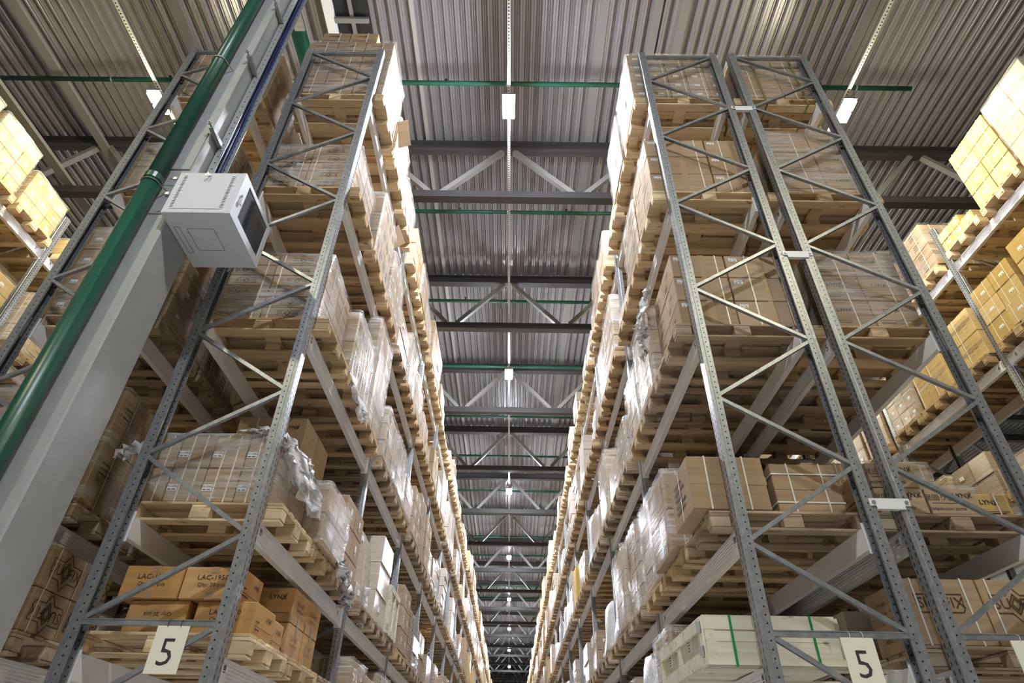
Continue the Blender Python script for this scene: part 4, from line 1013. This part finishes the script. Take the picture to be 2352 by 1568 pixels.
GEN = [('plain', .395, .39), ('plainstrap', .57, .39), ('labelled', .38, .255), ('spring', .39, .39), ('small', .29, .39), ('pump', .57, .39)]
HMAX = [.55, 1.38, 1.38, 1.38, 1.3]
rest_pallets, rest_loads = MB(), MB()
for row in ROWS:
    xc, dr, word = ROWS[row]
    for k in range(NB[row]):
        for lv in range(5):
            if row in ('FR', 'FL') and (lv < 2 or k > 2 and lv < 3): continue
            if row in ('R2', 'L2') and k > 0: 
                indiv = False
            else: indiv = k < 7
            for sl in range(3):
                if row in ('R2', 'L2') and k > 1: continue
                y = slot_y(k, sl); hm = HMAX[lv]
                if not indiv:
                    z = TOP[lv] + .001; xc = ROWS[row][0] + {'R2': .03, 'R1': -.028}.get(row, 0)
                    for yy, w in BYP: rest_pallets.box(xc - .6, y + yy - w / 2, z, xc + .6, y + yy + w / 2, z + .022)
                    for xx in BXP: rest_pallets.box(xc + xx - .07, y - .4, z + .022, xc + xx + .07, y - .26, z + .122); rest_pallets.box(xc + xx - .07, y + .26, z + .022, xc + xx + .07, y + .4, z + .122)
                    rest_pallets.box(xc - .6, y - .4, z + .122, xc + .6, y + .4, z + .144)
                    if rnd.random() < .93:
                        H = hm * rnd.uniform(.4, .85); nz = rnd.randint(2, 4); e = rnd.uniform(-.04, .02) - (.06 if row in ('R2', 'L2') else 0); mi = rnd.choice((0, 0, 0, 1, 2, 3))
                        for iz in range(nz):
                            for ix in (-1, 0): rest_loads.box(xc + ix * (.6 + e) + .003, y - .39, z + .146 + iz * H / nz, xc + (ix + 1) * (.6 + e) - .003, y + .39 - rnd.uniform(0, .03), z + .146 + (iz + 1) * H / nz - .006, mi)
                    continue
                wn = 'wood_new' if lv == 4 or (row, lv, sl, k) in (('L1', 1, 0, 0), ('L1', 0, 0, 0), ('R1', 3, 0, 0)) else rnd.choice(('wood_mid', 'wood_mid', 'wood_old', 'wood_mid') if lv > 2 else ('wood_old', 'wood_old', 'wood_mid'))
                if (row, lv, k) == ('R1', 0, 0) and sl < 2: pass
                else: pallet(row, k, lv, sl, wn, k == 0 and row in ('L1', 'R1', 'R2') or (k == 0 and row == 'L2' and sl == 0) or (k == 1 and row in ('L1', 'R1') and sl < 2))
                if (row, lv, sl, k) in HANDK: HANDK[row, lv, sl, k](row); continue
                if k == 0 and (row, lv, sl) in HAND: HAND[row, lv, sl](row); continue
                v = rnd.random(); yellow = row in ('FR', 'FL')
                if k < 2 and v < .72:                             # wrapped stack with its cartons
                    kind, w, d = rnd.choice(GEN); nx = int(1.21 / w); ny = int(.81 / d); h = rnd.uniform(.2, .34); nz = max(1, int(hm * rnd.uniform(.4, .85) / h))
                    if lv == 0: nz = 1 if h > .26 else 2
                    W = nx * (w + .008)
                    wrapped(where(row, k, lv, sl) + ' pallet', kind, xc - W / 2 + dr * rnd.uniform(0, .03), y - ny * (d + .008) / 2, Zb(lv), w, d, h, nx, ny, nz, dr, seed=k * 100 + lv * 10 + sl, mat=rnd.choice(('cb_yel', 'cb_yel', 'cb_pale')) if yellow else rnd.choice(('cb', 'cb', 'cb_pale')))
                elif v < .80 and k < 3 and n_loose[0] < 165:      # bare cartons, each its own thing
                    kind, w, d = ('yellowtext', .57, .39) if yellow else rnd.choice((('plainstrap', .57, .39), ('small', .39, .39), ('strapped', .57, .39))); nx = int(1.21 / w); h = rnd.uniform(.25, .36); nz = 1 if lv == 0 else rnd.choice((2, 3))
                    cartons(where(row, k, lv, sl), kind, xc - nx * w / 2, y - .39, Zb(lv), w, d, h, nx, 2, nz, dr, adj='brown' if not yellow else 'yellow', seed=k * 100 + lv * 10 + sl)
                elif v < .97: deep_load(row, k, lv, sl, rnd.randrange(14), hm)
for nm, m_, mats, lab, cat in (('distant_pallets', rest_pallets, ['wood_mid'], 'wooden pallets far up the aisle', 'pallets'), ('distant_loads', rest_loads, ['cb_wr', 'cb_wr2', 'cb_yel', 'cb'], 'palletised cartons far up the aisle', 'cartons')):
    o = ob(nm, m_.mesh(nm, mats)); o['kind'] = 'stuff'; o['label'] = lab; o['category'] = cat

# ------------------------------------------------------------------ render look
w = bpy.data.worlds.new('World'); SC.world = w; w.use_nodes = True
w.node_tree.nodes['Background'].inputs[0].default_value = (.5, .5, .52, 1); w.node_tree.nodes['Background'].inputs[1].default_value = .05
SC.view_settings.view_transform = 'Standard'; SC.view_settings.look = 'None'; SC.view_settings.gamma = 1
SC.view_settings.use_curve_mapping = False; SC.view_settings.exposure = 0.22
cy = SC.cycles
cy.max_bounces = 7; cy.diffuse_bounces = 5; cy.glossy_bounces = 3; cy.transparent_max_bounces = 10; cy.transmission_bounces = 2
cy.caustics_reflective = False; cy.caustics_refractive = False; cy.sample_clamp_indirect = 6
